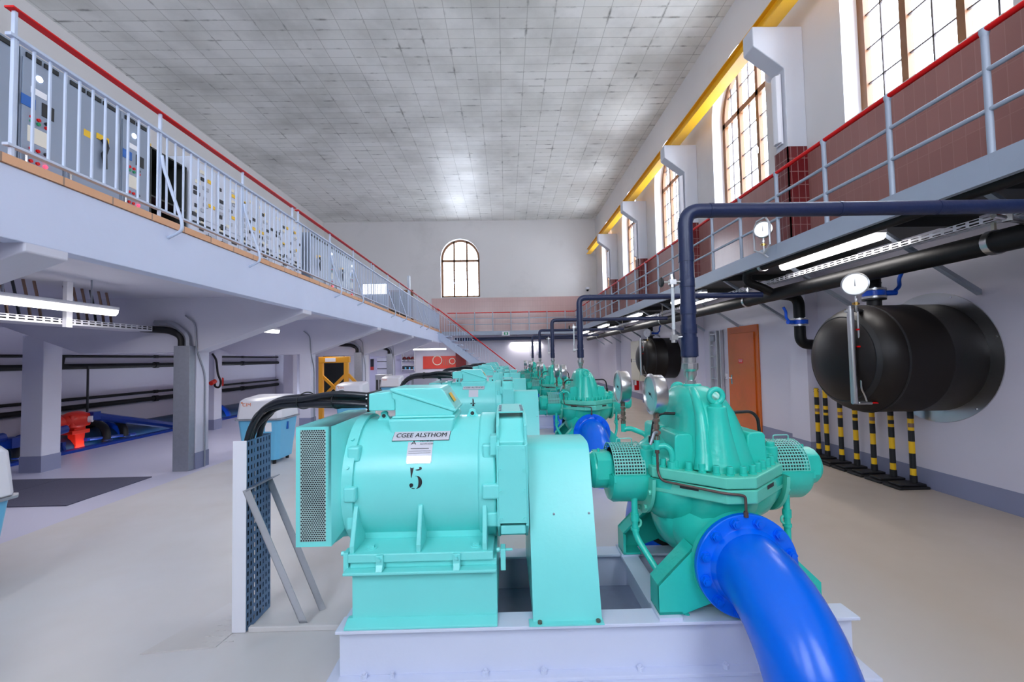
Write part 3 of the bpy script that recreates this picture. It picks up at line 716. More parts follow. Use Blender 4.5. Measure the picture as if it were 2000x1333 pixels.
# --- pump
XP = 1.083
def pump():
    f = lab('sea green split-case pump, {o} of the five pumps in the row')
    t = unit(thing('pump', f(0), 'pump', (XP, Y0, .285), 'pumps in the row'), f)
    c = (XP, Y0, ZS)
    vol = [(.02, -.215), (.12, -.212), (.24, -.20), (.33, -.175), (.40, -.13), (.437, -.075), (.452, 0)]
    vol = vol+[(r, -h) for r, h in vol[-2::-1]]
    # upper casing: a tall bell over the impeller, lugs, suction domes, eyebolt bosses
    def ring(z, a, b, dx, e=2.6, n=40):
        out = []
        for i in range(n):
            t_ = 2*PI*i/n; c_, s_ = math.cos(t_), math.sin(t_)
            out.append((XP+dx+a*math.copysign(abs(c_)**(2/e), c_), Y0+b*math.copysign(abs(s_)**(2/e), s_), z))
        return out
    mb = MB().loft([ring(*q) for q in ((.92, .225, .325, .0), (.96, .212, .315, 0), (1.03, .195, .303, -.005), (1.12, .172, .285, -.012), (1.20, .150, .258, -.02), (1.26, .128, .215, -.028), (1.30, .100, .155, -.033), (1.322, .07, .09, -.036), (1.33, .03, .035, -.036))])
    for s in (-1, 1):
        mb.lathe([(.205, s*.12), (.20, s*.2), (.185, s*.27), (.14, s*.335), (.09, s*.36)], c, 0, 36, 0, PI)
        mb.lathe([(.09, s*.34), (.105, s*.36), (.105, s*.40), (.01, s*.40)], c, 0, 24, 0, PI)
        x0, x1 = (XP+.135, XP+.225) if s > 0 else (XP-.235, XP-.145)
        for q in (-1, 1):
            lug = [(x0+.012, 1.10), (x1-.012, 1.10), (x1, 1.085), (x1+.006, .92), (x0-.006, .92), (x0, 1.085)]
            mb.prism(lug, 1, min(Y0+q*.02, Y0+q*.245), max(Y0+q*.02, Y0+q*.245))
        mb.cyl((XP+s*.335, Y0-.10, .9), (XP+s*.335, Y0-.10, 1.0), .034, 20)
        mb.cyl((XP+s*.335, Y0-.10, .99), (XP+s*.335, Y0-.10, 1.022), .022, 20)
        mb.lathe([(.115, .92), (.10, .97), (.078, 1.06), (.06, 1.14), (.05, 1.20), (.046, 1.236), (.01, 1.238)], (XP-.02, Y0+s*.245, 0), 2, 28)
    mb.cyl((XP-.036, Y0, 1.31), (XP-.036, Y0, 1.337), .05, 24)
    for t_, w0 in ((-2.02, .034), (2.02, .034)):
        path = []
        for z, a, b, dx in ((.93, .225, .325, .0), (1.0, .20, .308, -.003), (1.07, .184, .295, -.009), (1.14, .165, .277, -.014), (1.20, .150, .258, -.02), (1.255, .130, .220, -.028), (1.295, .102, .16, -.033), (1.318, .075, .10, -.036)):
            c_, s_ = math.cos(t_), math.sin(t_)
            path.append((XP+dx+a*.97*math.copysign(abs(c_)**.77, c_), Y0+b*.97*math.copysign(abs(s_)**.77, s_), z-.006))
        mb.tube(path, .03, 12, radii=[.05, .042, .036, .032, .028, .025, .022, .018])
    up = mb.build('upper_casing', 'green', t, smooth=45, bevel=.006)
    # split flange, two halves
    oc = [(-.07, -.425), (.07, -.425), (.34, -.19), (.34, .19), (.07, .425), (-.07, .425), (-.34, .19), (-.34, -.19)]
    P = [(XP+a, Y0+b) for a, b in oc]
    MB().prism(P, 2, ZS+.002, .925).build('upper_flange', 'green2', t, smooth=0, bevel=.006)
    lf = MB().prism(P, 2, .803, ZS-.004).build('lower_flange', 'green2', t, smooth=0, bevel=.006)
    MB().prism([(-.315+XP, Y0-.17), (XP-.06, Y0-.4), (XP+.06, Y0-.4), (XP+.315, Y0-.17), (XP+.315, Y0+.17), (XP, Y0+.4), (XP-.315, Y0+.17)], 2, ZS-.006, ZS+.004).build('gasket', 'black', lf, smooth=0)
    # pry slots
    for s in (-1, 1):
        mb = MB(); a = Vector((XP+s*.20, Y0-.312, 0)); d = Vector((s*.27, .235, 0)).normalized(); n = Vector((d.y*1, -d.x*1, 0)); n = n if n.y < 0 else -n
        q = [a-d*.045+n*.0015, a+d*.045+n*.0015]
        mb.add([(q[0].x, q[0].y, .842), (q[1].x, q[1].y, .842), (q[1].x, q[1].y, .862), (q[0].x, q[0].y, .862)], [(0, 1, 2, 3)])
        mb.build('pry_slot', 'dark', lf, smooth=0)
    # cap nuts along the rim
    pts = []
    for i in range(8):
        a, b = Vector(oc[i]), Vector(oc[(i+1) % 8]); n = max(2, round((b-a).length/.072)) if (b-a).length > .15 else 2
        for k in range(n): pts.append((a+(b-a)*((k+.5)/n))*.90)
    for k, p in enumerate(pts):
        x, y = XP+p.x, Y0+p.y
        MB().cyl((x, y, .925), (x, y, .934), .019, 14).cyl((x, y, .933), (x, y, .966), .0155, 14).lathe([(.0155, .966), (.011, .969), (.0095, .962), (0, .962)], (x, y, 0), 2, 14).build('cap_nut', 'green', t, smooth=40)
    # lower casing
    low = [(r*.84, h) for r, h in vol]
    mb = MB().lathe(low, c, 0, 48, PI, 2*PI)
    for s in (-1, 1):
        mb.lathe([(.29, s*.10), (.285, s*.2), (.255, s*.27), (.20, s*.335), (.10, s*.36)], c, 0, 36, PI, 2*PI)
        # nozzle toward flange
        pr = [(0, .06, .66), (0, .18, .60), (0.003, .28, .55), (.005, .385, .52)]; rr = [.25, .225, .195, .18]
        rings = []
        for (dx, dy, z), r in zip(pr, rr):
            rings.append([(XP+dx+r*math.cos(2*PI*i/32), Y0+s*dy, z+r*math.sin(2*PI*i/32)) for i in range(32)])
        mb.loft(rings)
        mb.cyl((XP+.007, Y0+s*.372, .52), (XP+.007, Y0+s*.40, .52), .236, 48)
    mb.ell((XP-.03, Y0, .62), .25, .27, .23)
    mb.box(XP-.07, XP+.07, Y0-.1, Y0+.1, .30, .46)
    lc = mb.build('lower_casing', 'green', t, smooth=45)
    # feet: front plate with a folded edge
    for sx in (-1, 1):
        for sy in (-1, 1):
            X = lambda v: XP+sx*v
            poly = [(X(.385), .285), (X(.275), .285), (X(.06), .36), (X(.06), .60), (X(.21), .585), (X(.385), .415)]
            ya, yb = Y0+sy*.355, Y0+sy*.375
            mb = MB().prism(poly, 1, min(ya, yb), max(ya, yb))
            edge = [(.385, .285), (.385, .415), (.21, .585)]
            for (a, za), (b, zb) in zip(edge, edge[1:]):
                yc = Y0+sy*.25
                mb.loft([[(X(a), ya+sy*.018, za), (X(b), ya+sy*.018, zb), (X(b)-sx*.016, ya+sy*.018, zb-.012), (X(a)-sx*.016, ya+sy*.018, za)], [(X(a), yc, za), (X(b), yc, zb), (X(b)-sx*.016, yc, zb-.012), (X(a)-sx*.016, yc, za)]])
            mb.box(min(X(.385), X(.275)), max(X(.385), X(.275)), min(Y0+sy*.25, yb), max(Y0+sy*.25, yb), .285, .297)
            ft = mb.build('foot', 'green', t, smooth=0)
            MB().box(min(X(.395), X(.285)), max(X(.395), X(.285)), min(Y0+sy*.26, Y0+sy*.40), max(Y0+sy*.26, Y0+sy*.40), .2705, .285).build('shim', 'lilacsteel', ft, smooth=0)
    # bearing housings, stuffing box guards
    for s in (-1, 1):
        mb = MB().lathe([(.15, s*.33), (.172, s*.345), (.172, s*.51), (.16, s*.53), (.10, s*.54)], c, 0, 40, PI, 2*PI)
        mb.box(min(XP+s*.34, XP+s*.53), max(XP+s*.34, XP+s*.53), Y0-.165, Y0+.165, ZS-.03, ZS+.004)
        mb.lathe([(.01, s*.505), (.094, s*.51), (.10, s*.52), (.10, s*.61), (.085, s*.63), (.05, s*.635), (.01, s*.635)], c, 0, 36)
        mb.prism([(Y0-.10, ZS-.03), (Y0+.10, ZS-.03), (Y0+.10, ZS+.07), (Y0+.06, ZS+.098), (Y0-.06, ZS+.098), (Y0-.10, ZS+.07)], 0, min(XP+s*.525, XP+s*.60), max(XP+s*.525, XP+s*.60))
        mb.cyl((XP+s*.575, Y0, .96), (XP+s*.575, Y0, .985), .008, 8)
        bh = mb.build('bearing_housing', 'green', t, smooth=35)
        mb = MB().lathe([(.165, s*.335), (.232, s*.335), (.232, s*.352), (.165, s*.352)], c, 0, 40, PI, 2*PI)
        for a in (3.5, 4.1, 4.7, 5.3, 5.9):
            mb.hexa((XP+s*.352, Y0+.21*math.cos(a), ZS+.21*math.sin(a)), .014, s*.012, 0)
        mb.torus((XP+s*.40, Y0-.10, ZS-.262), .022, .007, 1, 16, 8)
        mb.build('collar', 'green2', bh, smooth=35)
        # perforated guard over the shaft seal
        w = .165; R = .142; n1, n2 = 11, 26; xa = XP+s*.355 if s > 0 else XP-s*0-.52
        mb = MB().perf(lambda u, v, xa=xa: (xa+u, Y0-(R)*math.cos(v/R), ZS+.004+R*math.sin(v/R)), n1, n2, w/n1, PI*R/n2, .0048, 4)
        for x in (xa, xa+w-.004): mb.lathe([(R-.004, 0), (R+.002, 0), (R+.002, .004), (R-.004, .004)], (x, Y0, ZS+.004), 0, 30, 0, PI)
        mg = mb.build('mesh_guard', 'mesh', t, smooth=0)
        MB().lathe([(.12, .01), (.12, .155)], (xa, Y0, ZS), 0, 24, 0, PI).build('seal_chamber', 'dark', mg)
        y = Y0-.03; z = ZS+R*math.cos(.2)
        MB().tube([(xa+.04, y, z), (xa+.04, y, z+.035), (xa+.125, y, z+.035), (xa+.125, y, z)], .0032, 8, .01, 3).build('handle', 'mesh', mg)
        # seal drain pipe
        dx = XP+s*.43
        if s < 0: pts = [(dx+.02, Y0-.10, ZS-.12), (dx+.02, Y0-.10, .545), (dx+.155, Y0-.30, .30), (dx+.19, Y0-.36, .25)]
        else: pts = [(dx-.02, Y0-.10, ZS-.12), (dx-.02, Y0-.10, .50), (dx-.10, Y0-.22, .35)]
        mb = MB().tube(pts, .017, 12, .04, 5).cyl((pts[0][0], Y0-.10, .62), (pts[0][0], Y0-.10, .66), .023, 10).cyl((pts[0][0], Y0-.10, .57), (pts[0][0], Y0-.10, .585), .023, 10)
        mb.build('drain_pipe', 'green', bh, smooth=40)
    # eyebolts
    for s in (-1, 1):
        e = (XP-.02, Y0+s*.245, 1.288)
        mb = MB().torus(e, .034, .0135, 1, 28, 12).cyl((e[0], e[1], 1.232), (e[0], e[1], 1.25), .03, 20).cyl((e[0], e[1], 1.245), (e[0], e[1], 1.262), .022, 16, .014)
        mb.build('eyebolt', 'green', t, smooth=50)
    # flushing hoses and copper sensing line
    for s in (-1, 1):
        mb = MB().tube([(XP+s*.11, Y0-.08, 1.18), (XP+s*.25, Y0-.08, 1.185), (XP+s*.285, Y0-.08, 1.15), (XP+s*.30, Y0-.07, 1.03)], .0085, 10, .03, 5)
        mb.cyl((XP+s*.30, Y0-.07, 1.025), (XP+s*.298, Y0-.07, 1.06), .014, 10)
        mb.build('flushing_hose', 'black', t, smooth=50)
        MB().cyl((XP+s*.30, Y0-.07, .99), (XP+s*.30, Y0-.07, 1.026), .009, 8).build('hose_nipple', 'brass', t)
    mb = MB().tube([(.765, 2.235, 1.03), (.765, 2.235, .90), (.775, 2.205, .868), (XP-.082, Y0-.438, .858), (XP-.02, Y0-.438, .852), (1.089, 2.010, .845), (1.089, 2.010, .755)], .0062, 10, .03, 6)
    mb.cyl((1.089, 2.012, .75), (1.089, 2.012, .775), .011, 8).cyl((.765, 2.235, 1.0), (.765, 2.235, 1.03), .012, 8)
    mb.build('sensing_line', 'copper', t, smooth=50)
    return t
pump()

# --- pressure gauges on gooseneck stems, dials facing the motors
def gauge(x, y, z, f, zb, yb, xb, lever):
    t = unit(thing('pressure_gauge', f(0), 'pressure gauge', (xb, yb, zb), 'pressure gauges on the pumps'), f)
    R = .098
    c = MB().lathe([(0, .034), (R*.96, .034), (R, .028), (R, -.018), (R+.006, -.018), (R+.006, -.028), (R-.008, -.034), (R-.008, -.028)], (x, y, z), 0, 48).build('case', 'steel', t, smooth=35)
    MB().lathe([(0, -.026), (R-.007, -.026)], (x, y, z), 0, 48).build('dial', 'dial', t, smooth=0)
    mb = MB()
    for i in range(25):
        a = -PI*.25+1.5*PI*i/24; r0 = R*.70 if i % 4 == 0 else R*.77; w = .0012
        for q in (0,):
            c0, s0 = math.cos(a), math.sin(a); px = -.0275
            mb.add([(x+px, y+r0*c0-w*s0, z+r0*s0+w*c0), (x+px, y+R*.84*c0-w*s0, z+R*.84*s0+w*c0), (x+px, y+R*.84*c0+w*s0, z+R*.84*s0-w*c0), (x+px, y+r0*c0+w*s0, z+r0*s0-w*c0)], [(0, 1, 2, 3)])
    mb.build('scale_marks', 'ink', c, smooth=0)
    a = math.radians(205); mb = MB(); px = -.030
    tip = (y+.062*math.cos(a), z+.062*math.sin(a)); tl = (y-.02*math.cos(a), z-.02*math.sin(a)); n = (-math.sin(a)*.004, math.cos(a)*.004)
    mb.add([(x+px, tip[0], tip[1]), (x+px, tl[0]+n[0], tl[1]+n[1]), (x+px, tl[0]-n[0], tl[1]-n[1])], [(0, 1, 2)]); mb.cyl((x+px-.002, y, z), (x+px+.004, y, z), .006, 10)
    mb.build('needle', 'ink', c, smooth=0)
    zz = z-R
    mb = MB().cyl((x, y, zz+.004), (x, y, zz-.025), .014, 12).hexa((x, y, zz-.03), .017, -.012, 2).cyl((x, y, zz-.04), (x, y, zz-.06), .011, 12).hexa((x, y, zz-.058), .016, -.022, 2)
    mb.cyl((x, y-.03, zz-.095), (x, y+.03, zz-.095), .012, 12).cyl((x, y, zz-.07), (x, y, zz-.12), .012, 12).cyl((x, y, zz-.115), (x, y, zz-.135), .016, 8)
    vb = mb.build('cock', 'bronze', t, smooth=35)
    if lever: MB().tube([(x, y-.02, zz-.095), (x-.025, y-.04, zz-.09), (x-.05, y-.05, zz-.15)], .007, 8, .015).build('lever', 'zinc', vb)
    else: MB().cyl((x-.035, y-.01, zz-.095), (x-.01, y-.01, zz-.095), .005, 8).cyl((x-.038, y-.01, zz-.095), (x-.032, y-.01, zz-.095), .018, 6).build('tee_handle', 'bronze', vb)
    zt = zz-.135
    mb = MB().cyl((x, y, zt+.02), (x, y, zt-.05), .015, 14)
    mb.tube([(x, y, zt-.035), (x+.045, y, zt-.03), (xb, yb, zt-.06), (xb, yb, zb+.03)], .0155, 14, .05, 8)
    mb.cyl((xb, yb, zb), (xb, yb, zb+.035), .026, 14)
    mb.build('gooseneck', 'green', t, smooth=50)
    return t
gauge(.765, 2.235, 1.302, lab('silver pressure gauge in front of the motor side bearing of the {o} pump'), .925, 2.225, .838, True)
gauge(.735, 2.76, 1.305, lab('silver pressure gauge behind the motor side bearing of the {o} pump'), .925, 2.69, .86, False)

# --- navy insulated riser up to the header, with a sight tube at its side
ZH = 2.325; XH = 3.62
def riser():
    f = lab('navy insulated vent pipe rising from the {o} pump and crossing to the right')
    t = unit(thing('insulated_riser_pipe', f(0), 'pipe', (1.04, Y0, 1.335), 'navy riser pipes'), f)
    x = 1.04
    MB().tube([(x, Y0, 1.485), (x, Y0, ZH), (XH, Y0, ZH)], .0405, 24, .09, 8).build('insulation', 'navy', t, smooth=50)
    for z, r in ((1.49, .047), (1.62, .0445), (1.73, .0445), (1.885, .043), (2.03, .043)):
        MB().cyl((x, Y0, z), (x, Y0, z+.05 if z != 1.49 else z+.11), r, 24).build('tape_wrap', 'navy', t, smooth=40)
    for xx in (1.18, 1.93, 2.5): MB().cyl((xx, Y0, ZH), (xx+.02, Y0, ZH), .0425, 24).build('tape_wrap', 'navy', t, smooth=40)
    mb = MB().cyl((x, Y0, 1.455), (x, Y0, 1.488), .034, 16).cyl((x, Y0, 1.452), (x, Y0, 1.418), .044, 10).lathe([(.044, 1.42), (.036, 1.408), (.032, 1.405)], (x, Y0, 0), 2, 24)
    mb.lathe([(.034, 1.405), (.034, 1.385), (.022, 1.362), (.02, 1.352)], (x, Y0, 0), 2, 24).hexa((x, Y0, 1.335), .028, .02, 2)
    mb.build('union', 'steel', t, smooth=30)
riser()
def sight():
    f = lab('vertical sight tube with small black hand wheel beside the riser of the {o} pump')
    t = unit(thing('sight_tube', f(0), 'sight tube', (.965, Y0, 1.6), 'sight tubes on the risers'), f)
    x = .955
    MB().cyl((x, Y0, 1.615), (x, Y0, 1.90), .0095, 14).build('tube', 'tubeglass', t, smooth=50)
    for z in (1.60, 1.915):
        mb = MB().cyl((x, Y0, z-.03), (x, Y0, z+.03), .016, 8).box(x-.018, x+.018, Y0-.016, Y0+.016, z-.014, z+.014).cyl((x, Y0, z), (1.0+.005, Y0, z), .009, 10)
        mb.cyl((x, Y0, z+.02), (x, Y0, z+.045), .012, 6)
        if z > 1.7: mb.cyl((x-.055, Y0, z), (x, Y0, z), .006, 8)
        b = mb.build('valve_body', 'steel', t, smooth=30)
        if z > 1.7: MB().lathe([(.005, 0), (.024, .001), (.03, .009), (.024, .017), (.005, .018)], (x-.072, Y0, z), 0, 12).build('hand_wheel', 'black', b)
sight()

# --- blue discharge elbow toward the viewer, blue suction bend behind
def elbow(y, s, f, nm, cat, r=.162, w=1.0):
    x, z, B = XP+.007, .525, .445; q = lambda v: v*w
    t = unit(thing(nm, f(0), cat, (x, y, 0), 'blue pipe bends of the pumps'), f)
    pts = [(x, y, z), (x, y+s*.05, z)]+[(x, y+s*(.05+B*math.sin(a)), z-B+B*math.cos(a)) for a in [i*PI/2/14 for i in range(1, 15)]]+[(x, y+s*(.05+B), 0)]
    MB().tube(pts, r, 48).build('bend', 'blue', t, smooth=50)
    fl = MB().lathe([(r, 0), (q(.232), 0), (q(.236), s*.004), (q(.236), s*.026), (q(.232), s*.03), (q(.19), s*.03), (q(.176), s*.036), (r, s*.06)], (x, y, z), 1, 64).build('flange', 'blue', t, smooth=35)
    MB().lathe([(r, 0), (q(.228), 0), (q(.228), -s*.006), (r, -s*.006)], (x, y, z), 1, 64).build('gasket', 'black', fl)
    for k in range(12):
        a = PI/12+k*PI/6; bx, bz = x+q(.205)*math.cos(a), z+q(.205)*math.sin(a)
        MB().cyl((bx, y+s*.03, bz), (bx, y+s*.035, bz), .0255, 18).hexa((bx, y+s*.035, bz), .0215, s*.017, 1).cyl((bx, y+s*.05, bz), (bx, y+s*.058, bz), .012, 12).build('bolt', 'blue', t, smooth=30)
    return t
elbow(Y0-.407, -1, lab('glossy blue discharge bend bolted to the front flange of the {o} pump'), 'discharge_elbow', 'pipe bend')
elbow(Y0+.407, 1, lab('blue suction bend going into the floor behind the {o} pump'), 'suction_elbow', 'pipe bend', .205, 1.2)

# --- cable riser: perforated tray standing on the floor, braced, and the motor cables
def cables():
    f = lab('upright perforated cable tray with white front edge left of the {o} motor{m}')
    t = unit(thing('cable_tray_upright', f(0), 'cable tray', (-1.5, 2.62, 0), 'upright cable trays'), f)
    xw = -1.472
    MB().box(-1.548, xw, 2.497, 2.502, .004, 1.06).build('front_edge', 'whitemetal', t, smooth=0, bevel=.001)
    nu, nv = 8, 23
    mb = MB().perf(lambda u, v: (xw, 2.503+u, .02+v), nu, nv, .247/nu, 1.04/nv, .0058, 4, False, .0125)
    mb.add([(xw, 2.503, .004), (xw, 2.75, .004), (xw, 2.75, .02), (xw, 2.503, .02)], [(0, 1, 2, 3)]).box(-1.548, xw, 2.75, 2.753, .004, 1.06)
    mb.build('perforated_web', 'webblue', t, smooth=0)
    for ya, yb, xe, ye in ((2.503, 2.515, -1.165, 2.557), (2.738, 2.75, -1.13, 2.715)):
        mb = MB(); a = Vector((xw+.002, (ya+yb)/2, .79)); b = Vector((xe, ye, .005)); d = (b-a).normalized(); n = Vector((0, 1, 0)); w = d.cross(n).normalized()
        for u0, u1, v0, v1 in ((-.02, .02, -.018, -.014), (-.02, -.016, -.018, .018)):
            mb.loft([[p+w*u+n*v for u, v in ((u0, v0), (u1, v0), (u1, v1), (u0, v1))] for p in (a, b)])
        mb.build('brace', 'alu', t, smooth=0)
    MB().prism([(xw+.001, .775), (xw+.05, .80), (xw+.05, .804), (xw+.001, .79)], 1, 2.49, 2.765).build('brace_bracket', 'zinc', t, smooth=0)
    specs = [(2.36, 1.312, 2.54, 0), (2.42, 1.300, 2.59, .01), (2.36, 1.262, 2.56, -.02), (2.43, 1.256, 2.62, -.03), (2.50, 1.285, 2.66, 0), (2.55, 1.262, 2.70, -.02)]
    for j, (y, z, yt, dz) in enumerate(specs):
        which = ['top front', 'top middle', 'bottom front', 'bottom middle', 'upper rear', 'lower rear'][j]
        g = (lambda w: lab('black power cable, '+w+' one of the {o} motor{m}'))(which)
        pts = [(-.742, y, z), (-.92, y+.005, z+.012-.012*(j % 2)), (-1.12, y+(yt-y)*.35, 1.283+dz*.8+(.012 if j < 2 else -.004)), (-1.30, y+(yt-y)*.7, 1.275+dz), (-1.42-.012*(j % 3), yt, 1.21+dz*.6), (-1.487-.02*(j % 2), yt, 1.08), (-1.492-.02*(j % 2), yt, .9), (-1.495-.02*(j % 2), yt, .0)]
        P = [Vector(p) for p in pts]; sm = []
        for i in range(len(P)-1):       # smooth run through the points
            p0, p1, p2, p3 = P[max(i-1, 0)], P[i], P[i+1], P[min(i+2, len(P)-1)]
            for k in range(6):
                u = k/6; sm.append(.5*((2*p1)+(p2-p0)*u+(2*p0-5*p1+4*p2-p3)*u*u+(3*p1-p0-3*p2+p3)*u**3))
        sm.append(P[-1])
        o = MB().tube(sm, .0165, 12).build('power_cable', 'cable', None, smooth=60)
        tag(o, g(0), 'cable', 'motor cables'); unit(o, g)
    for w, x, y, z, ry, rz, dx in (('beside the terminal box', -.93, 2.455, 1.286, .125, .048, 0), ('halfway along', -1.15, 2.525, 1.279, .118, .046, .0), ('above the tray', -1.44, 2.615, 1.185, .105, .044, .03)):
        g = (lambda w: lab('black tie round the cables of the {o} motor{m}, '+w))(w)
        ring = [(x+dx*math.sin(2*PI*i/28), y+ry*math.cos(2*PI*i/28), z+rz*math.sin(2*PI*i/28)) for i in range(29)]
        o = MB().tube(ring, .0035, 6).build('cable_tie', 'ink', None, smooth=50); tag(o, g(0), 'cable tie', 'cable ties'); unit(o, g)
cables()

# --- copy the set four times down the hall
names = {}
for k in range(1, 5):
    for o, make in units:
        if o is motor and k == 1:
            c = dup(o, (0, PITCH*k, 0), make(k))
        else:
            c = dup(o, (0, PITCH*k, 0), make(k))
        if o is motor:
            for ch in list(c.children):                   # only the nearest rating plates can be read
                if ch.name.startswith('rating_plate') and not ch.name.startswith('rating_plate_'):
                    for g in list(ch.children): bpy.data.objects.remove(g)
            if k == 1:
                nb = number_mesh(MB(), 4).build('number', 'ink', motor, smooth=0)
                nb.parent = c
number_mesh(MB(), 5).build('number', 'ink', motor, smooth=0)

# ------------------------------------------------------------------ right and far catwalks
XC, YC = 3.24, 20.3
t = thing('catwalk_deck', 'long grey steel catwalk deck along the right wall under the windows', 'catwalk', (XC, 10, 2.62))
MB().prism([(XC, 2.62), (XC, 2.80), (XC+.05, 2.80), (XC+.05, 2.785), (XC+.012, 2.785), (XC+.012, 2.635), (XC+.05, 2.635), (XC+.05, 2.62)], 1, YN, YC).build('edge_channel', 'catgrey', t, smooth=0)
MB().box(XC+.012, XR-.02, YN, YF-.02, 2.772, 2.785).build('deck_plate', 'under', t, smooth=0)
for k in range(14):
    y = 1.2+k*1.44
    if any(abs(y-(p+.15)) < .3 for p in pil_y): y += .5
    MB().box(XC+.012, XR-.02, y-.03, y+.03, 2.68, 2.772).build('cross_joist', 'under', t, smooth=0)
    MB().loft([[(3.55, y-.025, 2.68), (3.55, y+.025, 2.68), (3.60, y+.025, 2.68), (3.60, y-.025, 2.68)], [(XR-.03, y-.025, 2.02), (XR-.03, y+.025, 2.02), (XR-.03, y+.025, 2.07), (XR-.03, y-.025, 2.07)]]).build('wall_strut', 'catgrey', t, smooth=0)
t = thing('catwalk_deck', 'grey steel catwalk deck crossing the far end wall', 'catwalk', (0, YC, 2.60))
MB().prism([(YC, 2.60), (YC, 2.78), (YC+.05, 2.78), (YC+.05, 2.77), (YC+.012, 2.77), (YC+.012, 2.61), (YC+.05, 2.61), (YC+.05, 2.60)], 0, -3.1, XC).build('edge_channel', 'catgrey', t, smooth=0)
MB().box(-3.1, XC, YC+.012, YF-.02, 2.755, 2.768).build('deck_plate', 'under', t, smooth=0)

def rail_run(name, label, p0, p1, zd, n, group, ends=(True, True)):
    """tube guard rail: red handrail, two grey mid rails, n posts"""
    p0, p1 = Vector(p0), Vector(p1)
    t = thing(name, label, 'railing', tuple(p0), group)
    a = lambda z: ((p0.x, p0.y, z), (p1.x, p1.y, z))
    MB().cyl(*a(3.645), .021, 14).build('handrail', 'red', t, smooth=50)
    for z in (3.37, 3.10): MB().cyl(*a(z), .0165, 12).build('mid_rail', 'catgrey', t, smooth=50)
    for k in range(n):
        p = p0+(p1-p0)*((k+.5)/n)
        MB().cyl((p.x, p.y, zd), (p.x, p.y, 3.63), .021, 12).lathe([(.021, 3.60), (.03, 3.635), (.026, 3.66), (.01, 3.667)], (p.x, p.y, 0), 2, 10).build('post', 'catgrey', t, smooth=50)
    return t
ry = [(.2, 4.66), (4.66, 9.52), (9.52, 14.38), (14.38, 20.3)]
rl = ['nearest stretch of tube railing on the right catwalk, red handrail at top right', 'stretch of right catwalk railing just beyond the near navy riser', 'third stretch of right catwalk railing counting from the front', 'farthest stretch of right catwalk railing reaching the end wall corner']
for (a, b), l in zip(ry, rl):
    n = round((b-a)/.81); rail_run('tube_railing', l, (XC+.02, a, 2.7), (XC+.02, b, 2.7), 2.66, n, 'right catwalk railings')
rail_run('tube_railing', 'tube railing with red handrail along the catwalk at the far end wall', (-2.7, YC+.02, 2.7), (XC, YC+.02, 2.7), 2.66, 7, None)

# crane runway beam on the corbels, upright light fittings on the pilasters
t = thing('crane_beam', 'long yellow crane runway beam resting on the corbels of the right wall', 'crane beam', (4.08, 9, 6.44))
MB().box(3.97, 4.19, YN, 20.75, 6.44, 6.455).box(4.06, 4.075, YN, 20.75, 6.455, 6.665).box(3.99, 4.16, YN, 20.75, 6.665, 6.68).build('i_beam', 'yellow', t, smooth=0)
MB().box(4.04, 4.095, YN, 20.75, 6.68, 6.71).build('rail', 'yellow', t, smooth=0)
ul = ['on the nearest pilaster', 'on the second pilaster from the front', 'on the third pilaster from the front', 'on the farthest pilaster']
for y, w in zip(pil_y[1:], ul):
    t = thing('upright_light_fitting', 'white unlit upright light fitting '+w+' below its corbel', 'light fitting', (4.2, y+.13, 4.66), 'upright fittings on the pilasters')
    MB().box(4.225, 4.252, y+.06, y+.20, 4.66, 5.74).build('tray', 'whitemetal', t, smooth=0, bevel=.004)
    MB().prism([(4.226, y+.05), (4.18, y+.07), (4.165, y+.13), (4.18, y+.19), (4.226, y+.21)], 2, 4.68, 5.72).build('diffuser', 'white', t, smooth=40, bevel=.006)
for y, w in zip((6.95, 10.6, 14.2, 17.8), ('nearest', 'second nearest', 'second farthest', 'farthest')):
    t = thing('bulkhead_light', 'white unlit wall light behind the yellow beam, the %s of four' % w, 'light fitting', (XR, y, 6.05), 'wall lights behind the crane beam')
    MB().lathe([(.01, -.17), (.09, -.16), (.12, -.12), (.12, -.02), (.10, 0), (.01, 0)], (XR, y, 6.1), 0, 20).build('bowl', 'white', t, smooth=50)

# header pipes and services under the catwalk
t = thing('header_pipe', 'thick black insulated header pipe hanging under the right catwalk', 'pipe', (3.80, 10, 2.2))
MB().cyl((3.80, YN+.1, 2.325), (3.80, 19.9, 2.325), .088, 24).build('insulation', 'blackpipe', t, smooth=50)
for y in (3.26, 6.7, 10.4, 14.0, 17.7):
    MB().cyl((3.80, y, 2.325), (3.80, y+.05, 2.325), .097, 24).build('clamp', 'steel', t, smooth=40)
    MB().box(3.79, 3.81, y+.012, y+.037, 2.40, 2.772).build('hanger', 'beige', t, smooth=0)
t = thing('branch_pipe', 'black insulated pipe close behind the catwalk edge channel, ending in a bend', 'pipe', (3.37, 4, 2.6))
MB().tube([(3.37, YN+.1, 2.635), (3.37, 5.95, 2.635), (3.40, 6.02, 2.50), (3.62, 6.02, 2.42), (3.78, 6.02, 2.33)], .057, 20, .12, 6).build('insulation', 'blackpipe', t, smooth=50)
MB().cyl((3.37, 5.55, 2.635), (3.37, 5.61, 2.635), .068, 20).build('clamp', 'steel', t, smooth=40)
t = thing('far_wall_pipe', 'dark insulated pipe running under the far catwalk', 'pipe', (0, 20.5, 2.45))
MB().tube([(-2.4, 20.55, 2.42), (3.5, 20.55, 2.42)], .075, 16).build('insulation', 'navy', t, smooth=50)
t = thing('cable_tray', 'perforated white cable tray under the right catwalk', 'cable tray', (3.70, 9, 2.47))
mb = MB().perf(lambda u, v: (3.72, .5+u, 2.475+v), 190, 2, .1, .026, .036, 4, False, .0065)
mb.perf(lambda u, v: (3.72+v, .5+u, 2.475), 190, 3, .1, .04, .036, 4, False, .009)
mb.build('tray', 'whitemetal', t, smooth=0)
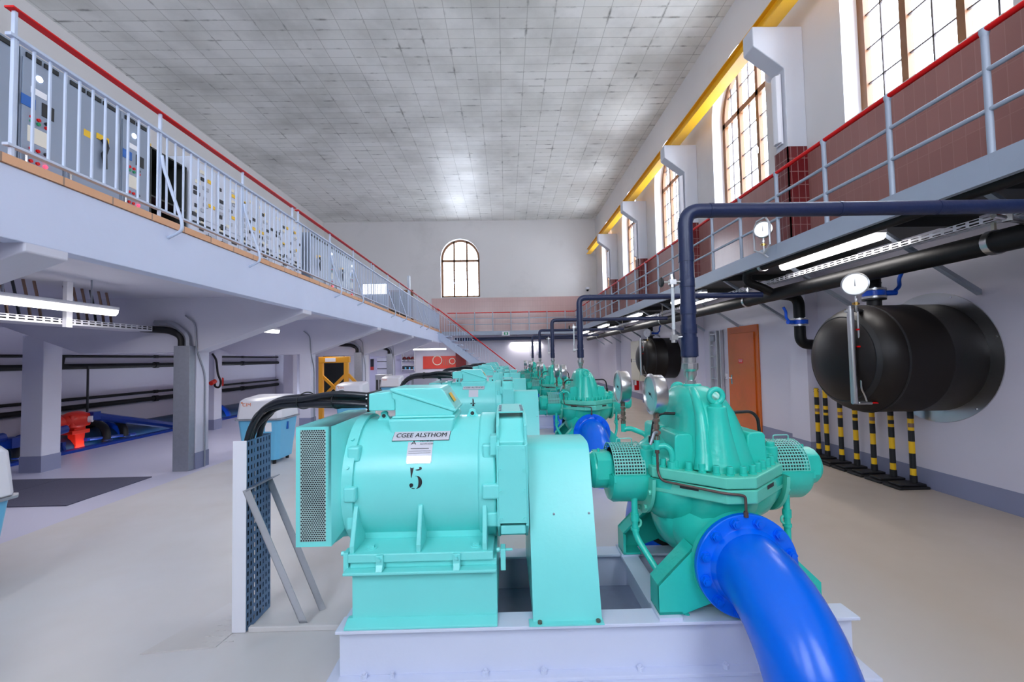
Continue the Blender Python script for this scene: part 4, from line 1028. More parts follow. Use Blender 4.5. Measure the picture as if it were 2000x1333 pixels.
MB().tube([(3.78, .5, 2.492), (3.78, 19.4, 2.492)], .012, 8).build('cable', 'black', t)
# handles and stop valves at the header
for k in range(5):
    y = Y0+PITCH*k
    t = thing('stop_valve', 'small steel stop valve with black wheel where the %s navy riser meets the header' % ORD[k], 'valve', (3.42, y, 2.37), 'stop valves at the header')
    MB().cyl((3.42, y, 2.355), (3.42, y, 2.43), .014, 10).hexa((3.42, y, 2.385), .022, .02, 2).build('stem', 'steel', t)
    MB().lathe([(.01, 2.43), (.045, 2.435), (.052, 2.447), (.045, 2.46), (.01, 2.465)], (3.42, y, 0), 2, 16).build('hand_wheel', 'black', t)

def fluorescent(x, y0, y1, z, label, group, axis=1, power=6, zt=2.775):
    t = thing('fluorescent_light', label, 'light', (x, (y0+y1)/2, z+.05), group) if axis == 1 else thing('fluorescent_light', label, 'light', ((y0+y1)/2, x, z+.05), group)
    def B(u0, u1, a0, a1, z0, z1): return MB().box(u0, u1, a0, a1, z0, z1) if axis == 1 else MB().box(a0, a1, u0, u1, z0, z1)
    B(x-.05, x+.05, y0, y1, z+.015, z+.06).build('housing', 'whitemetal', t, smooth=0, bevel=.004)
    for a in (y0+.3, y1-.3): B(x-.006, x+.006, a-.006, a+.006, z+.05, zt).build('hanger', 'zinc', t, smooth=0)
    mb = MB(); prof = [(-.055, .018), (-.05, -.02), (-.025, -.045), (.025, -.045), (.05, -.02), (.055, .018)]
    if axis == 1: mb.prism([(x+a, z+b) for a, b in prof], 1, y0+.02, y1-.02)
    else: mb.prism([(x+a, z+b) for a, b in prof], 0, y0+.02, y1-.02)
    mb.build('diffuser', 'tube', t, smooth=40)
    L = bpy.data.lights.new('lamp', 'AREA'); L.shape = 'RECTANGLE'; L.size = .10; L.size_y = y1-y0-.05; L.energy = power; L.color = (1, .96, .93)
    lo = bpy.data.objects.new('lamp', L); COL.objects.link(lo); lo.parent = t
    lo.location = (0, 0, -.105)
    if axis == 0: lo.rotation_euler = (0, 0, PI/2)
    return t
fl = ['above the dark tank in the foreground', 'beyond the near navy riser', 'third along the right catwalk', 'fourth along the right catwalk', 'last along the right catwalk']
for k in range(5):
    y = 4.0+3.66*k
    fluorescent(3.56, y, y+1.48, 2.60, 'lit fluorescent light under the right catwalk, '+fl[k], 'lights under the right catwalk')
fluorescent(21.33, .25, 1.75, 2.25, 'lit fluorescent light on the far wall behind the risers', None, 0, 14, 2.757)

# dark insulated pressure tanks let into the wall
def tank(y, R, xt, label, full):
    z = 1.425
    t = thing('pressure_tank', label, 'tank', (XR, y, z-R), 'dark insulated tanks')
    xd = xt+.36
    prof = [(.01, xt)]+[(R*math.sin(a), xd-.36*math.cos(a)) for a in [i*PI/2/9 for i in range(1, 10)]]+[(R, XR-.36), (R+.004, XR-.355), (R+.004, XR-.34), (R, XR-.335), (R, XR-.01)]
    MB().lathe(prof, (0, y, z), 0, 64).build('shell', 'tank', t, smooth=40)
    mb = MB().lathe([(R+.002, xd-.012), (R+.006, xd), (R+.002, xd+.012)], (0, y, z), 0, 64)
    mb.lathe([(R*.80, xd-.225), (R*.80+.003, xd-.222), (R*.86, xd-.195)], (0, y, z), 0, 64)
    mb.build('insulation_seam', 'black', t, smooth=30)
    if full: 
        ws = MB().lathe([(R-.01, XR-.012), (.685, XR-.012), (.685, XR-.002), (R-.01, XR-.002)], (0, y, z), 0, 96).build('wall_collar', 'steel', t, smooth=30)
        for a in (.3, 1.2, 2.1, 3.3, 4.2, 5.4): MB().cyl((XR-.018, y-.655*math.cos(a), z+.655*math.sin(a)), (XR-.01, y-.655*math.cos(a), z+.655*math.sin(a)), .008, 8).build('screw', 'chrome', ws)
    # level column with drain cock
    yc, xc = y-.55, xt-.02
    xs = xt+.02; ys = y-.30
    mb = MB().cyl((xs, ys, .985), (xs, ys, 1.93), .030, 20).cyl((xs, ys, 1.93), (xs, ys, 1.96), .018, 12)
    lv = mb.build('level_column', 'steel', t, smooth=50)
    mb = MB().tube([(xs+.075, ys, 1.90), (xs+.075, ys, 1.13), (xs+.12, ys+.02, 1.07), (xs+.14, ys+.02, 1.0)], .0085, 10, .03); mb.build('sight_tube', 'steel', lv, smooth=50)
    for zz in (1.72, 1.55): MB().box(xs+.03, xs+.06, ys-.034, ys-.02, zz-.008, zz+.008).build('level_mark', 'red', lv)
    mb = MB().cyl((xs-.05, ys, 1.905), (xs+.23, ys+.12, 1.925), .013, 10).cyl((xs-.02, ys, .99), (xs+.17, ys, .985), .014, 10).hexa((xs+.04, ys, .99), .02, .06, 0)
    mb.build('fittings', 'steel', lv, smooth=30)
    MB().box(xs+.17, xs+.235, ys-.01, ys+.01, .98, .995).build('drain_lever', 'red', lv, bevel=.004)
    MB().cyl((xs+.10, ys+.04, 1.92), (xs+.34, ys+.22, 1.915), .024, 12).build('black_sleeve', 'black', lv)
    # top nozzle
    xn = XR-.62
    MB().cyl((xn, y-.02, z+R-.02), (xn, y-.02, z+R+.07), .065, 24).cyl((xn, y-.02, z+R+.055), (xn, y-.02, z+R+.073), .105, 24).build('top_nozzle', 'black', t, smooth=40)
    return t, xn, z+R, (xs, ys)
def butterfly(x, y, z, label, lx):
    t = thing('butterfly_valve', label, 'valve', (x, y, z), 'blue butterfly valves')
    MB().cyl((x, y, z), (x, y, z+.055), .102, 24).build('body', 'valve_blue', t, smooth=40)
    mb = MB()
    for k in range(8):
        a = k*PI/4+.2; mb.hexa((x+.088*math.cos(a), y+.088*math.sin(a), z-.03), .012, .115, 2)
    mb.build('stud_bolts', 'chrome', t)
    mb = MB().lathe([(.06, -.025), (.108, -.025), (.108, -.004), (.06, -.004)], (x, y, z), 2, 24).lathe([(.06, .058), (.108, .058), (.108, .078), (.06, .078)], (x, y, z), 2, 24); mb.build('flange', 'steel', t, smooth=30)
    mb = MB().cyl((x+lx*.09, y-.02, z+.028), (x+lx*.2, y-.05, z+.028), .028, 14).tube([(x+lx*.17, y-.045, z+.03), (x+lx*.23, y-.06, z+.09), (x+lx*.225, y-.06, z+.17), (x+lx*.26, y-.06, z+.235)], .018, 10, .03)
    mb.build('lever', 'valve_blue', t, smooth=50)
    return t
t1, xn, zn, (xs, ys) = tank(4.60, .565, 3.44, 'big dark insulated tank sticking out of the right wall in the foreground', True)
butterfly(xn, 4.58, zn+.10, 'blue butterfly valve on top of the big foreground tank', 1)
t = thing('standpipe', 'short black pipe joining the foreground tank valve to the header', 'pipe', (xn, 4.58, 2.17))
MB().tube([(xn, 4.58, zn+.185), (xn, 4.58, 2.27)], .066, 20).cyl((xn, 4.58, zn+.23), (xn, 4.58, zn+.24), .07, 20).cyl((3.80, 4.58, 2.325), (xn+.02, 4.58, 2.30), .07, 20).build('insulation', 'blackpipe', t, smooth=50)
t2, xn2, zn2, (xs2, ys2) = tank(11.8, .545, 3.56, 'smaller looking dark tank farther along the right wall, left of the ladder', False)
butterfly(xn2, 11.78, zn2+.10, 'blue butterfly valve on top of the farther tank', 1)
t = thing('standpipe', 'short black pipe joining the farther tank valve to the header', 'pipe', (xn2, 11.78, 2.17))
MB().cyl((xn2, 11.78, zn2+.185), (xn2, 11.78, 2.27), .066, 20).cyl((3.80, 11.78, 2.325), (xn2+.02, 11.78, 2.30), .07, 20).build('insulation', 'blackpipe', t, smooth=50)
# second valve on the drop pipe left of the foreground tank
butterfly(4.12, 6.02, 1.90, 'blue butterfly valve on the black drop pipe left of the foreground tank', -1)
t = thing('drop_pipe', 'black insulated pipe bending down from the header behind the foreground tank', 'pipe', (4.12, 6.02, 1.6))
MB().tube([(3.80, 6.02, 2.325), (4.12, 6.02, 2.29), (4.12, 6.02, 1.985)], .07, 20, .14, 8).build('insulation', 'blackpipe', t, smooth=50)
MB().tube([(4.12, 6.02, 1.87), (4.12, 6.02, 1.62), (4.5, 6.02, 1.60)], .07, 20, .12, 8).build('lower_bend', 'blackpipe', t, smooth=50)

def dial_gauge(x, y, z, R, face, label, zb, stand):
    """round gauge whose dial looks along the (x, y) direction face"""
    t = thing('dial_gauge', label, 'pressure gauge', (x, y, zb), 'round gauges on the right')
    a = math.atan2(face[1], face[0])
    def put(mb): 
        c, s = math.cos(a), math.sin(a)
        mb.v = [(x+p[0]*c-p[1]*s, y+p[0]*s+p[1]*c, z+p[2]) for p in mb.v]; return mb
    c = put(MB().lathe([(.01, -.04), (R*.95, -.04), (R, -.034), (R, .012), (R+.005, .014), (R+.005, .02), (R-.006, .024), (R-.008, .018)], (0, 0, 0), 0, 40)).build('case', 'steel', t, smooth=35)
    put(MB().lathe([(.001, .016), (R-.007, .016)], (0, 0, 0), 0, 40)).build('dial', 'dialgrey', t, smooth=0)
    mb = MB()
    for i in range(17):
        b = -PI*.25+1.5*PI*i/16; c0, s0 = math.cos(b), math.sin(b); w = .0012
        mb.add([(.0175, R*.72*c0-w*s0, R*.72*s0+w*c0), (.0175, R*.85*c0-w*s0, R*.85*s0+w*c0), (.0175, R*.85*c0+w*s0, R*.85*s0-w*c0), (.0175, R*.72*c0+w*s0, R*.72*s0-w*c0)], [(0, 1, 2, 3)])
    mb.add([(.019, 0, R*.62), (.019, -.004, -.02), (.019, .004, -.02)], [(0, 1, 2)])
    put(mb).build('needle', 'ink', c, smooth=0)
    mb = MB().cyl((x, y, z-R), (x, y, z-R-.04), .012, 10).hexa((x, y, z-R-.035), .016, -.02, 2); mb.cyl((x, y, z-R-.05), (x, y, zb), .010, 10)
    b = mb.build('stem', 'steel', t, smooth=35)
    MB().cyl((x-.035, y, z-R-.085), (x+.03, y, z-R-.085), .011, 10).hexa((x, y, z-R-.10), .018, .03, 2).build('brass_cock', 'brass', b)
    return t
dial_gauge(xs+.08, ys+.02, 2.18, .112, (-.7, -.7), 'white round gauge with brass cock above the foreground tank', 1.90, 0)
dial_gauge(xs2+.20, ys2+.02, 2.10, .105, (-.75, -.6), 'white round gauge above the farther tank', 1.89, 0)
t = dial_gauge(3.19, 5.25, 3.02, .10, (-.65, -.76), 'round gauge in a steel hoop bracket outside the right catwalk edge', 2.74, 0)
MB().tube([(3.24, 5.25, 2.68), (3.19, 5.25, 2.72), (3.17, 5.09, 2.80), (3.17, 5.09, 3.06), (3.17, 5.16, 3.15), (3.17, 5.34, 3.15), (3.17, 5.41, 3.06), (3.17, 5.41, 2.80), (3.19, 5.25, 2.72)], .012, 8).build('hoop_bracket', 'alu', t, smooth=50)
bv = thing('ball_valve', 'small valve with red lever under the deck at the right edge', 'valve', (3.60, 3.02, 2.40))
MB().hexa((3.60, 3.02, 2.41), .03, .06, 2).cyl((3.50, 3.02, 2.45), (3.74, 3.02, 2.40), .018, 12).build('body', 'steel', bv)
MB().box(3.52, 3.66, 3.005, 3.035, 2.475, 2.49).build('lever', 'red', bv); MB().cyl((3.60, 3.02, 2.50), (3.60, 3.02, 2.54), .06, 14).build('hand_wheel', 'black', bv)

# stored bollards along the right wall
def bollard(x, y, k, label):
    t = thing('bollard', label, 'bollard', (x, y, 0), 'yellow and black bollards')
    bz = [(.055, .13, 'black'), (.13, .205, 'y'), (.205, .37, 'b'), (.37, .50, 'y'), (.50, .62, 'b'), (.62, .75, 'y'), (.75, .86, 'b'), (.86, .985, 'y')]
    MB().cyl((x, y, .05), (x, y, .985), .028, 20).build('tube', 'bollardyellow', t, smooth=50)
    for a, b, c in bz:
        if c == 'b': MB().lathe([(.0286, a), (.0286, b)], (x, y, 0), 2, 20).build('black_band', 'ink', t, smooth=50)
    MB().lathe([(.034, .05), (.034, .125), (.029, .13)], (x, y, 0), 2, 20).build('collar', 'black', t, smooth=40)
    MB().cyl((x, y, .985), (x, y, .99), .029, 16).torus((x, y-.045, .955), .018, .004, 0, 14, 6, -PI*.7, PI*.7).torus((x, y+.045, .955), .018, .004, 0, 14, 6, PI*.3, PI*1.7).build('chain_hooks', 'black', t, smooth=50)
    mb = MB().prism([(x-.26, y-.11), (x+.08, y-.11), (x+.08, y+.11), (x-.26, y+.11)], 2, 0, .028); mb.prism([(x-.22, y-.08), (x+.07, y-.08), (x+.07, y+.08), (x-.22, y+.08)], 2, .028, .052)
    MB.build(mb, 'rubber_base', 'black', t, smooth=0, bevel=.008)
    MB().lathe([(.0288, .655), (.0288, .70)], (x, y, 0), 2, 20, PI*.95, PI*1.75).build('maker_sticker', 'ink' if k % 2 else 'bronze', t, smooth=50)
bw = ['nearest', 'second nearest', 'third nearest', 'middle', 'third farthest', 'second farthest', 'farthest']
for k, y in enumerate([4.78, 5.03, 5.29, 5.55, 5.80, 6.06, 6.33][::1]):
    bollard(4.46 if k < 6 else 4.44, y if k < 6 else 6.20, k, 'yellow and black striped bollard on a rubber base, '+bw[k]+' of seven')

# orange door, ladder, cabinet, extinguisher, camera, sign on the right and far walls
d = struct('door_1', MB().box(XR-.03, XR, 7.77, 8.83, 0, 2.03), 'orange_door', None, smooth=0, bevel=.004)
d['label'] = 'orange-brown door in the right wall with a small red notice'
struct('door_leaf', MB().box(XR-.05, XR-.028, 7.87, 8.73, .01, 1.90), 'orange_door', d, smooth=0, bevel=.005)
struct('notice', MB().box(XR-.053, XR-.05, 8.25, 8.40, 1.32, 1.40), 'red', d, smooth=0)
struct('notice_lettering', MB().box(XR-.0545, XR-.053, 8.255, 8.395, 1.372, 1.384).box(XR-.0545, XR-.053, 8.27, 8.38, 1.34, 1.352), 'label_w', d, smooth=0)
struct('door_handle', MB().box(XR-.056, XR-.05, 8.655, 8.695, .90, 1.08).tube([(XR-.05, 8.675, 1.02), (XR-.10, 8.675, 1.02), (XR-.10, 8.57, 1.02)], .009, 8), 'chrome', d, smooth=40)
for z in (.35, 1.72): struct('hinge', MB().cyl((XR-.055, 7.865, z), (XR-.055, 7.865, z+.11), .009, 8), 'orange_door', d)
t = thing('ladder', 'aluminium ladder hung upright on the right wall left of the orange door', 'ladder', (4.5, 9.3, .35))
for y in (9.06, 9.15, 9.52): MB().box(4.49 if y != 9.15 else 4.45, 4.55, y-.02, y+.02, .35, 2.0).build('stile', 'alu', t, smooth=0, bevel=.003)
for k in range(7): MB().box(4.505, 4.535, 9.16, 9.51, .48+.24*k, .51+.24*k).build('rung', 'alu', t, smooth=0)
MB().box(4.50, 4.54, 9.35, 9.50, 1.78, 1.9).build('hook_plate', 'zinc', t, smooth=0)
t = thing('key_box', 'small white switch box with grey lever on the wall beside the orange door', 'switch', (4.55, 8.98, 1.0))
MB().box(4.545, XR, 8.94, 9.02, .98, 1.1).build('case', 'whitemetal', t, smooth=0, bevel=.006); MB().cyl((4.545, 8.98, 1.03), (4.52, 8.98, 1.0), .01, 8).build('lever', 'zinc', t)
t = thing('electrical_cabinet', 'pale beige wall cabinet left of the farther dark tank', 'cabinet', (4.45, 15.2, .70), None)
MB().box(4.20, XR-.001, 13.6, 14.55, .70, 1.98).build('body', 'beige', t, smooth=0, bevel=.01)
MB().box(4.185, 4.20, 13.63, 14.52, .73, 1.95).build('door', 'beige', t, smooth=0, bevel=.006)
MB().box(4.17, 4.186, 14.44, 14.48, 1.28, 1.40).build('handle', 'ink', t); MB().box(4.183, 4.1845, 13.8, 14.35, 1.30, 1.315).box(4.183, 4.1845, 13.8, 14.35, 1.38, 1.395).build('label_strip', 'zinc', t, smooth=0)
t = thing('fire_extinguisher', 'red fire extinguisher hanging below the beige wall cabinet', 'fire extinguisher', (4.45, 14.9, .3))
MB().lathe([(.01, .32), (.075, .325), (.08, .35), (.08, .72), (.06, .78), (.025, .80), (.025, .83), (.01, .83)], (4.45, 14.85, 0), 2, 24).build('cylinder', 'red', t, smooth=50)
MB().box(4.42, 4.48, 14.82, 14.88, .83, .86).tube([(4.45, 14.85, .85), (4.36, 14.85, .86), (4.36, 14.85, .5)], .01, 8, .03).build('valve_and_hose', 'ink', t)
MB().lathe([(.0805, .5), (.0805, .66)], (4.45, 14.85, 0), 2, 24, PI*.8, PI*1.4).build('label', 'label_w', t)
t = thing('security_camera', 'small white dome camera high on the far wall near the right corner', 'camera', (4.0, YF, 4.75))
MB().box(4.0, 4.16, YF-.22, YF-.001, 4.80, 4.92).build('bracket', 'whitemetal', t, smooth=0, bevel=.02); MB().ell((4.08, YF-.16, 4.77), .06, .06, .06).build('dome', 'ink', t, smooth=60)
t = thing('exit_sign', 'small white and green exit sign hanging at the far catwalk edge', 'sign', (.05, YC-.06, 2.55))
MB().box(-.16, .20, YC-.07, YC-.02, 2.55, 2.74).build('case', 'whitemetal', t, smooth=0, bevel=.005); MB().box(-.06, .12, YC-.072, YC-.07, 2.585, 2.705).build('panel', 'sign_green', t, smooth=0)
MB().box(.0, .06, YC-.074, YC-.072, 2.60, 2.69).build('arrow', 'label_w', t, smooth=0)

# ------------------------------------------------------------------ gallery railings on the left
XRL = -3.0
def picket_panel(y0, y1, label, posts, braces=True):
    t = thing('picket_railing', label, 'railing', (XRL, (y0+y1)/2, 2.76), 'white picket railings of the gallery')
    h = MB().prism([(XRL-.03, 3.702), (XRL+.03, 3.702), (XRL+.03, 3.716), (XRL-.03, 3.716)], 1, y0, y1).build('handrail', 'red', t, smooth=0, bevel=.004)
    MB().box(XRL-.02, XRL+.02, y0, y1, 3.530, 3.550).build('top_rail', 'pearl', t, smooth=0, bevel=.002)
    MB().box(XRL-.02, XRL+.02, y0, y1, 2.845, 2.863).build('bottom_rail', 'pearl', t, smooth=0, bevel=.002)
    n = round((y1-y0)/.1); pm = None
    for i in range(n):
        y = y0+(i+.5)*(y1-y0)/n
        if pm is None: pm = MB().box(XRL-.007, XRL+.007, y-.0055, y+.0055, 2.86, 3.532).build('picket', 'pearl', t, smooth=0); ya = y
        else:
            c = pm.copy(); COL.objects.link(c); c.location = (0, y-ya, 0)
    for y in posts:
        MB().box(XRL-.012, XRL+.012, y-.010, y+.010, 2.756, 3.703).build('post', 'pearl', t, smooth=0, bevel=.003)
    if braces:
        for y in posts[1:-1] if len(posts) > 2 else []:
            MB().tube([(XRL+.02, y, 3.33), (XRL+.035, y, 3.22), (-2.80, y, 2.74), (-2.80, y, 2.66), (-2.92, y, 2.60)], .0135, 8, .05, 4).build('brace', 'pearl', t, smooth=50)
    return t
picket_panel(-.9, 2.56, 'white picket railing panel cut by the left picture edge', [-.85, .8, 2.5], False)
picket_panel(2.62, 6.22, 'nearest full white picket railing panel of the gallery under a red handrail', [2.655, 3.79, 4.99, 6.16])
picket_panel(6.28, 9.86, 'second full picket railing panel of the gallery, before the pale cabinets', [6.33, 7.48, 8.63, 9.80])
picket_panel(9.92, 13.62, 'third full picket railing panel of the gallery', [9.97, 11.15, 12.39, 13.56])
picket_panel(13.68, 17.2, 'fourth full picket railing panel, beside the grey upright post', [13.74, 14.9, 16.05, 17.14])
picket_panel(17.26, 19.85, 'last picket railing panel of the gallery, next to the stair', [17.3, 18.55, 19.8])
t = thing('steel_post', 'tall pale grey steel post rising above the gallery railing', 'post', (-3.12, 14.2, 2.755))
MB().box(-3.17, -3.09, 14.15, 14.25, 2.755, 4.25).build('shaft', 'zinc', t, smooth=0); MB().box(-3.2, -3.06, 14.13, 14.27, 2.755, 2.768).build('foot_plate', 'zinc', t, smooth=0)

# switchgear on the gallery
XCB = -4.40; ZG = 2.70; ZCT = 4.46
def handle(t, y, z):
    MB().box(XCB, XCB+.012, y-.07, y+.07, z+.15, z+.21).build('handle_plate', 'label_y', t, smooth=0)
    MB().tube([(XCB+.02, y, z+.16), (XCB+.045, y+.012, z+.08), (XCB+.03, y-.008, z), (XCB+.04, y, z-.16)], .022, 8, radii=[.03, .02, .026, .018]).build('handle', 'ink', t, smooth=50)
def big_cabinet(y0, y1, label, kind):
    t = thing('switchgear_cabinet', label, 'cabinet', (XCB-.3, (y0+y1)/2, ZG), 'grey switchgear cabinets on the gallery')
    MB().box(XCB-.6, XCB-.012, y0, y1, ZG, ZCT).build('body', 'cabinet', t, smooth=0, bevel=.006)
    d = MB().box(XCB-.011, XCB, y0+.012, y1-.012, ZG+.12, ZCT-.09).build('door', 'cabinet', t, smooth=0, bevel=.003)
    mb = MB(); n = 3 if y1-y0 > .5 else 2
    for k in range(n):
        a = y0+.04+k*(y1-y0-.08)/n; mb.box(XCB-.012, XCB+.001, a, a+(y1-y0-.08)/n-.03, ZCT-.072, ZCT-.03)
    mb.build('vent', 'ink', t, smooth=0)
    MB().box(XCB, XCB+.02, y0+.03, y0+.05, 3.35, 3.50).build('latch', 'chrome', d)
    if kind == 'handle':
        handle(t, (y0+y1)/2+.08, 3.82)
        MB().box(XCB, XCB+.003, (y0+y1)/2-.13, (y0+y1)/2-.04, 3.93, 4.0).build('notice', 'label_y', d, smooth=0)
    if kind == 'panel':
        yc = y1-.25
        MB().cyl((XCB, yc, 4.24), (XCB+.008, yc, 4.24), .028, 16).build('lamp', 'led_w', t)
        MB().box(XCB, XCB+.004, yc-.07, yc+.07, 4.07, 4.13).build('nameplate', 'label_w', t, smooth=0)
        MB().box(XCB, XCB+.006, yc-.15, yc-.03, 3.92, 4.02).build('display', 'label_b', t, smooth=0)
        MB().box(XCB, XCB+.006, yc+.03, yc+.14, 3.90, 4.03).build('meter', 'ink', t, smooth=0)
        MB().box(XCB, XCB+.004, yc-.09, yc+.08, 3.60, 3.75).build('notice', 'paper', t, smooth=0)
        for r, z in enumerate((3.84, 3.80, 3.54, 3.48, 3.42, 3.36)):
            for q in (-.06, 0, .07):
                red = (r+int(q*100)) % 2 == 0
                MB().cyl((XCB, yc+q, z), (XCB+.014, yc+q, z), .016, 10).build('indicator', 'led_r' if (r >= 3 and q > 0) else ('red' if red else ('sign_green' if r % 2 else 'ink')), t)
    return t
big_cabinet(3.10, 3.95, 'grey switchgear cabinet with yellow-topped handle at the left picture edge', 'handle')
big_cabinet(3.96, 4.36, 'grey switchgear cabinet with cream notice and red lamps, second from the left', 'panel')
big_cabinet(4.37, 5.00, 'grey switchgear cabinet with black pull handle below a yellow label', 'handle')
big_cabinet(5.01, 5.42, 'grey switchgear cabinet with blue display, beside the open dark cabinet', 'panel')
t = thing('open_cabinet', 'low open dark cabinet with red busbars between grey cabinets on the gallery', 'cabinet', (XCB-.3, 5.75, ZG))
MB().box(XCB-.6, XCB-.55, 5.44, 6.06, ZG, 4.25).box(XCB-.6, XCB-.02, 5.44, 5.46, ZG, 4.25).box(XCB-.6, XCB-.02, 6.04, 6.06, ZG, 4.25).box(XCB-.6, XCB-.02, 5.44, 6.06, 4.23, 4.25).build('body', 'cabdark', t, smooth=0)
MB().box(XCB-.45, XCB-.05, 5.5, 6.0, 3.30, 3.33).box(XCB-.45, XCB-.05, 5.5, 6.0, 3.38, 3.41).build('busbar', 'red', t, smooth=0); MB().box(XCB-.5, XCB-.02, 5.46, 6.04, 3.62, 3.64).build('shelf', 'cabdark', t, smooth=0)
t = thing('wall_lamp', 'small yellow beacon on top of the open dark cabinet', 'lamp', (XCB-.15, 5.5, 4.25))
MB().cyl((XCB-.12, 5.5, 4.25), (XCB-.12, 5.5, 4.32), .045, 14).build('lens', 'label_y', t)
random.seed(11)
cw = ['left end of the row', 'second', 'third', 'fourth', 'fifth', 'sixth', 'right end of the row']
for k in range(6):
    y0 = 6.10+k*.56; y1 = y0+.55
    t = thing('control_cubicle', 'pale control cubicle dotted with switches and labels, %s from the dark open cabinet' % ['first', 'second', 'third', 'fourth', 'fifth', 'sixth'][k], 'cabinet', (XCB-.25, (y0+y1)/2, ZG), 'control cubicles on the gallery')
    MB().box(XCB-.5, XCB-.01, y0, y1, ZG, 4.44).build('body', 'panel', t, smooth=0, bevel=.005)
    for j, z in enumerate((3.02, 3.44, 4.10)):
        MB().box(XCB-.01, XCB, y0+.012, y1-.012, (2.75, 3.20, 3.62)[j], (3.18, 3.60, 4.41)[j]).build('door', 'panel', t, smooth=0, bevel=.002)
    for z0, mname in ((4.30, 'paper'), (4.22, 'label_y'), (4.20, 'ink'), (4.12, 'paper'), (4.08, 'zinc'), (4.02, 'ink'), (3.95, 'dark'), (3.93, 'zinc'), (3.86, 'label_y'), (3.83, 'zinc'), (3.77, 'ink'), (3.74, 'zinc'), (3.68, 'paper'), (3.64, 'ink'), (3.60, 'dark'), (3.57, 'paper'), (3.49, 'ink'), (3.46, 'dark'), (3.42, 'zinc'), (3.38, 'ink'), (3.34, 'label_w'), (3.28, 'ink'), (3.20, 'ink')):
        y = random.uniform(y0+.03, y1-.17); w = random.uniform(.05, .14)
        MB().box(XCB, XCB+.012, y, y+w, z0-.025, z0+.025).build('fitting', mname, t, smooth=0)
    MB().box(XCB, XCB+.02, y0+.05, y1-.05, 3.515, 3.535).build('rail', 'ink', t, smooth=0)
    MB().box(XCB, XCB+.03, y0+.2, y0+.27, 3.26, 3.34).build('switch', 'ink', t, smooth=0)
t = thing('storage_rack', 'dark gap cabinet between the control cubicles and the pale grey cabinets', 'cabinet', (XCB-.3, 9.65, ZG))
MB().box(XCB-.5, XCB-.2, 9.50, 9.86, ZG, 4.40).build('body', 'cabdark', t, smooth=0)
for k in range(4):
    y0 = 9.90+.72*k
    t = big_cabinet(y0, y0+.71, 'pale grey switchgear cabinet, %s of four behind the third railing panel' % ['first', 'second', 'third', 'last'][k], 'handle' if k % 2 == 0 else 'panel')
    t['group'] = 'far switchgear cabinets'
t = thing('notice_board', 'yellow notice fixed on the upper wall above the control cubicles', 'notice', (XL, 10.4, 5.0))
MB().box(XL, XL+.01, 12.0, 12.75, 5.22, 5.55).build('panel', 'label_y', t, smooth=0)
t = thing('wall_conduit', 'thin grey conduit line along the upper left wall', 'conduit', (XL, 9, 6.3))
MB().box(XL, XL+.03, 5, 19, 6.30, 6.34).box(XL, XL+.02, 5, 16, 5.95, 5.98).build('trunking', 'zinc', t, smooth=0)
for k, y in enumerate((8.2, 11.2, 14.4, 17.6)):
    t = thing('wall_downpipe', 'thin grey upright conduit on the upper left wall, %s from the front' % ['first', 'second', 'third', 'fourth'][k], 'conduit', (XL, y, 2.7), 'upright conduits on the left wall')
    MB().cyl((XL+.04, y, 2.71), (XL+.04, y, 6.3), .03, 8).build('tube', 'zinc', t)
d = struct('door_2', MB().box(-5.7, -4.5, YF-.04, YF-.001, 2.72, 4.95), 'wood', None, smooth=0); d['label'] = 'dark brown door frame at the far end of the gallery'
struct('doorway', MB().box(-5.6, -4.6, YF-.05, YF-.04, 2.72, 4.85), 'cabdark', d, smooth=0)
t = thing('display_panel', 'bright white luminous panel at the far end of the gallery', 'display', (-4.6, 19.0, 3.3))
MB().box(-5.75, -4.8, 17.6, 17.66, 4.2, 4.6).build('screen', emit('lit_panel', (250, 250, 255), 1.6), t, smooth=0); MB().box(-5.8, -4.75, 17.66, 17.7, 2.70, 4.63).build('back', 'cabinet', t, smooth=0)

# stair down from the gallery end
t = thing('staircase', 'grey steel stair descending from the gallery end to the floor', 'staircase', (-1.2, 19.4, 0))
x0, x1, zt = -2.92, .55, 2.72; n = 14
for y in (18.98, 19.86):
    sl = (x1-x0)/n; 
    MB().prism([(x0, zt-.02), (x0, zt-.36), (x1-.42, 0), (x1, 0), (x1, .06)], 1, y-.02, y+.02).build('stringer', 'pearl', t, smooth=0)
for k in range(1, n):
    x = x0+(x1-x0)*k/n; z = zt*(1-k/n)
    MB().box(x-.02, x+.25, 19.0, 19.84, z-.035, z).box(x-.02, x, 18.93, 19.84, z-.10, z).build('tread', 'pearl', t, smooth=0)
t = thing('stair_railing', 'picket railing with red sloping handrail on the near side of the stair', 'railing', (-1.2, 18.95, 0))
xa, za, xb, zb = -2.95, 3.72, .45, .98
MB().tube([(xa, 18.95, za), (xb, 18.95, zb), (xb+.04, 18.95, zb-.10), (xb-.05, 18.95, zb-.16)], .022, 10, .05).build('handrail', 'red', t, smooth=50)
for k in range(30):
    x = xa+.08+(xb-xa-.1)*k/30; z = za+(zb-za)*(x-xa)/(xb-xa); zl = max(zt*(1-(x-x0)/(x1-x0))+.06, .02)
    MB().box(x-.008, x+.008, 18.94, 18.956, zl, z-.14).build('picket', 'pearl', t, smooth=0)
MB().loft([[(xa, 18.935, za-.15), (xa, 18.965, za-.15), (xa, 18.965, za-.13), (xa, 18.935, za-.13)], [(xb, 18.935, zb-.15), (xb, 18.965, zb-.15), (xb, 18.965, zb-.13), (xb, 18.935, zb-.13)]]).build('top_rail', 'pearl', t, smooth=0)

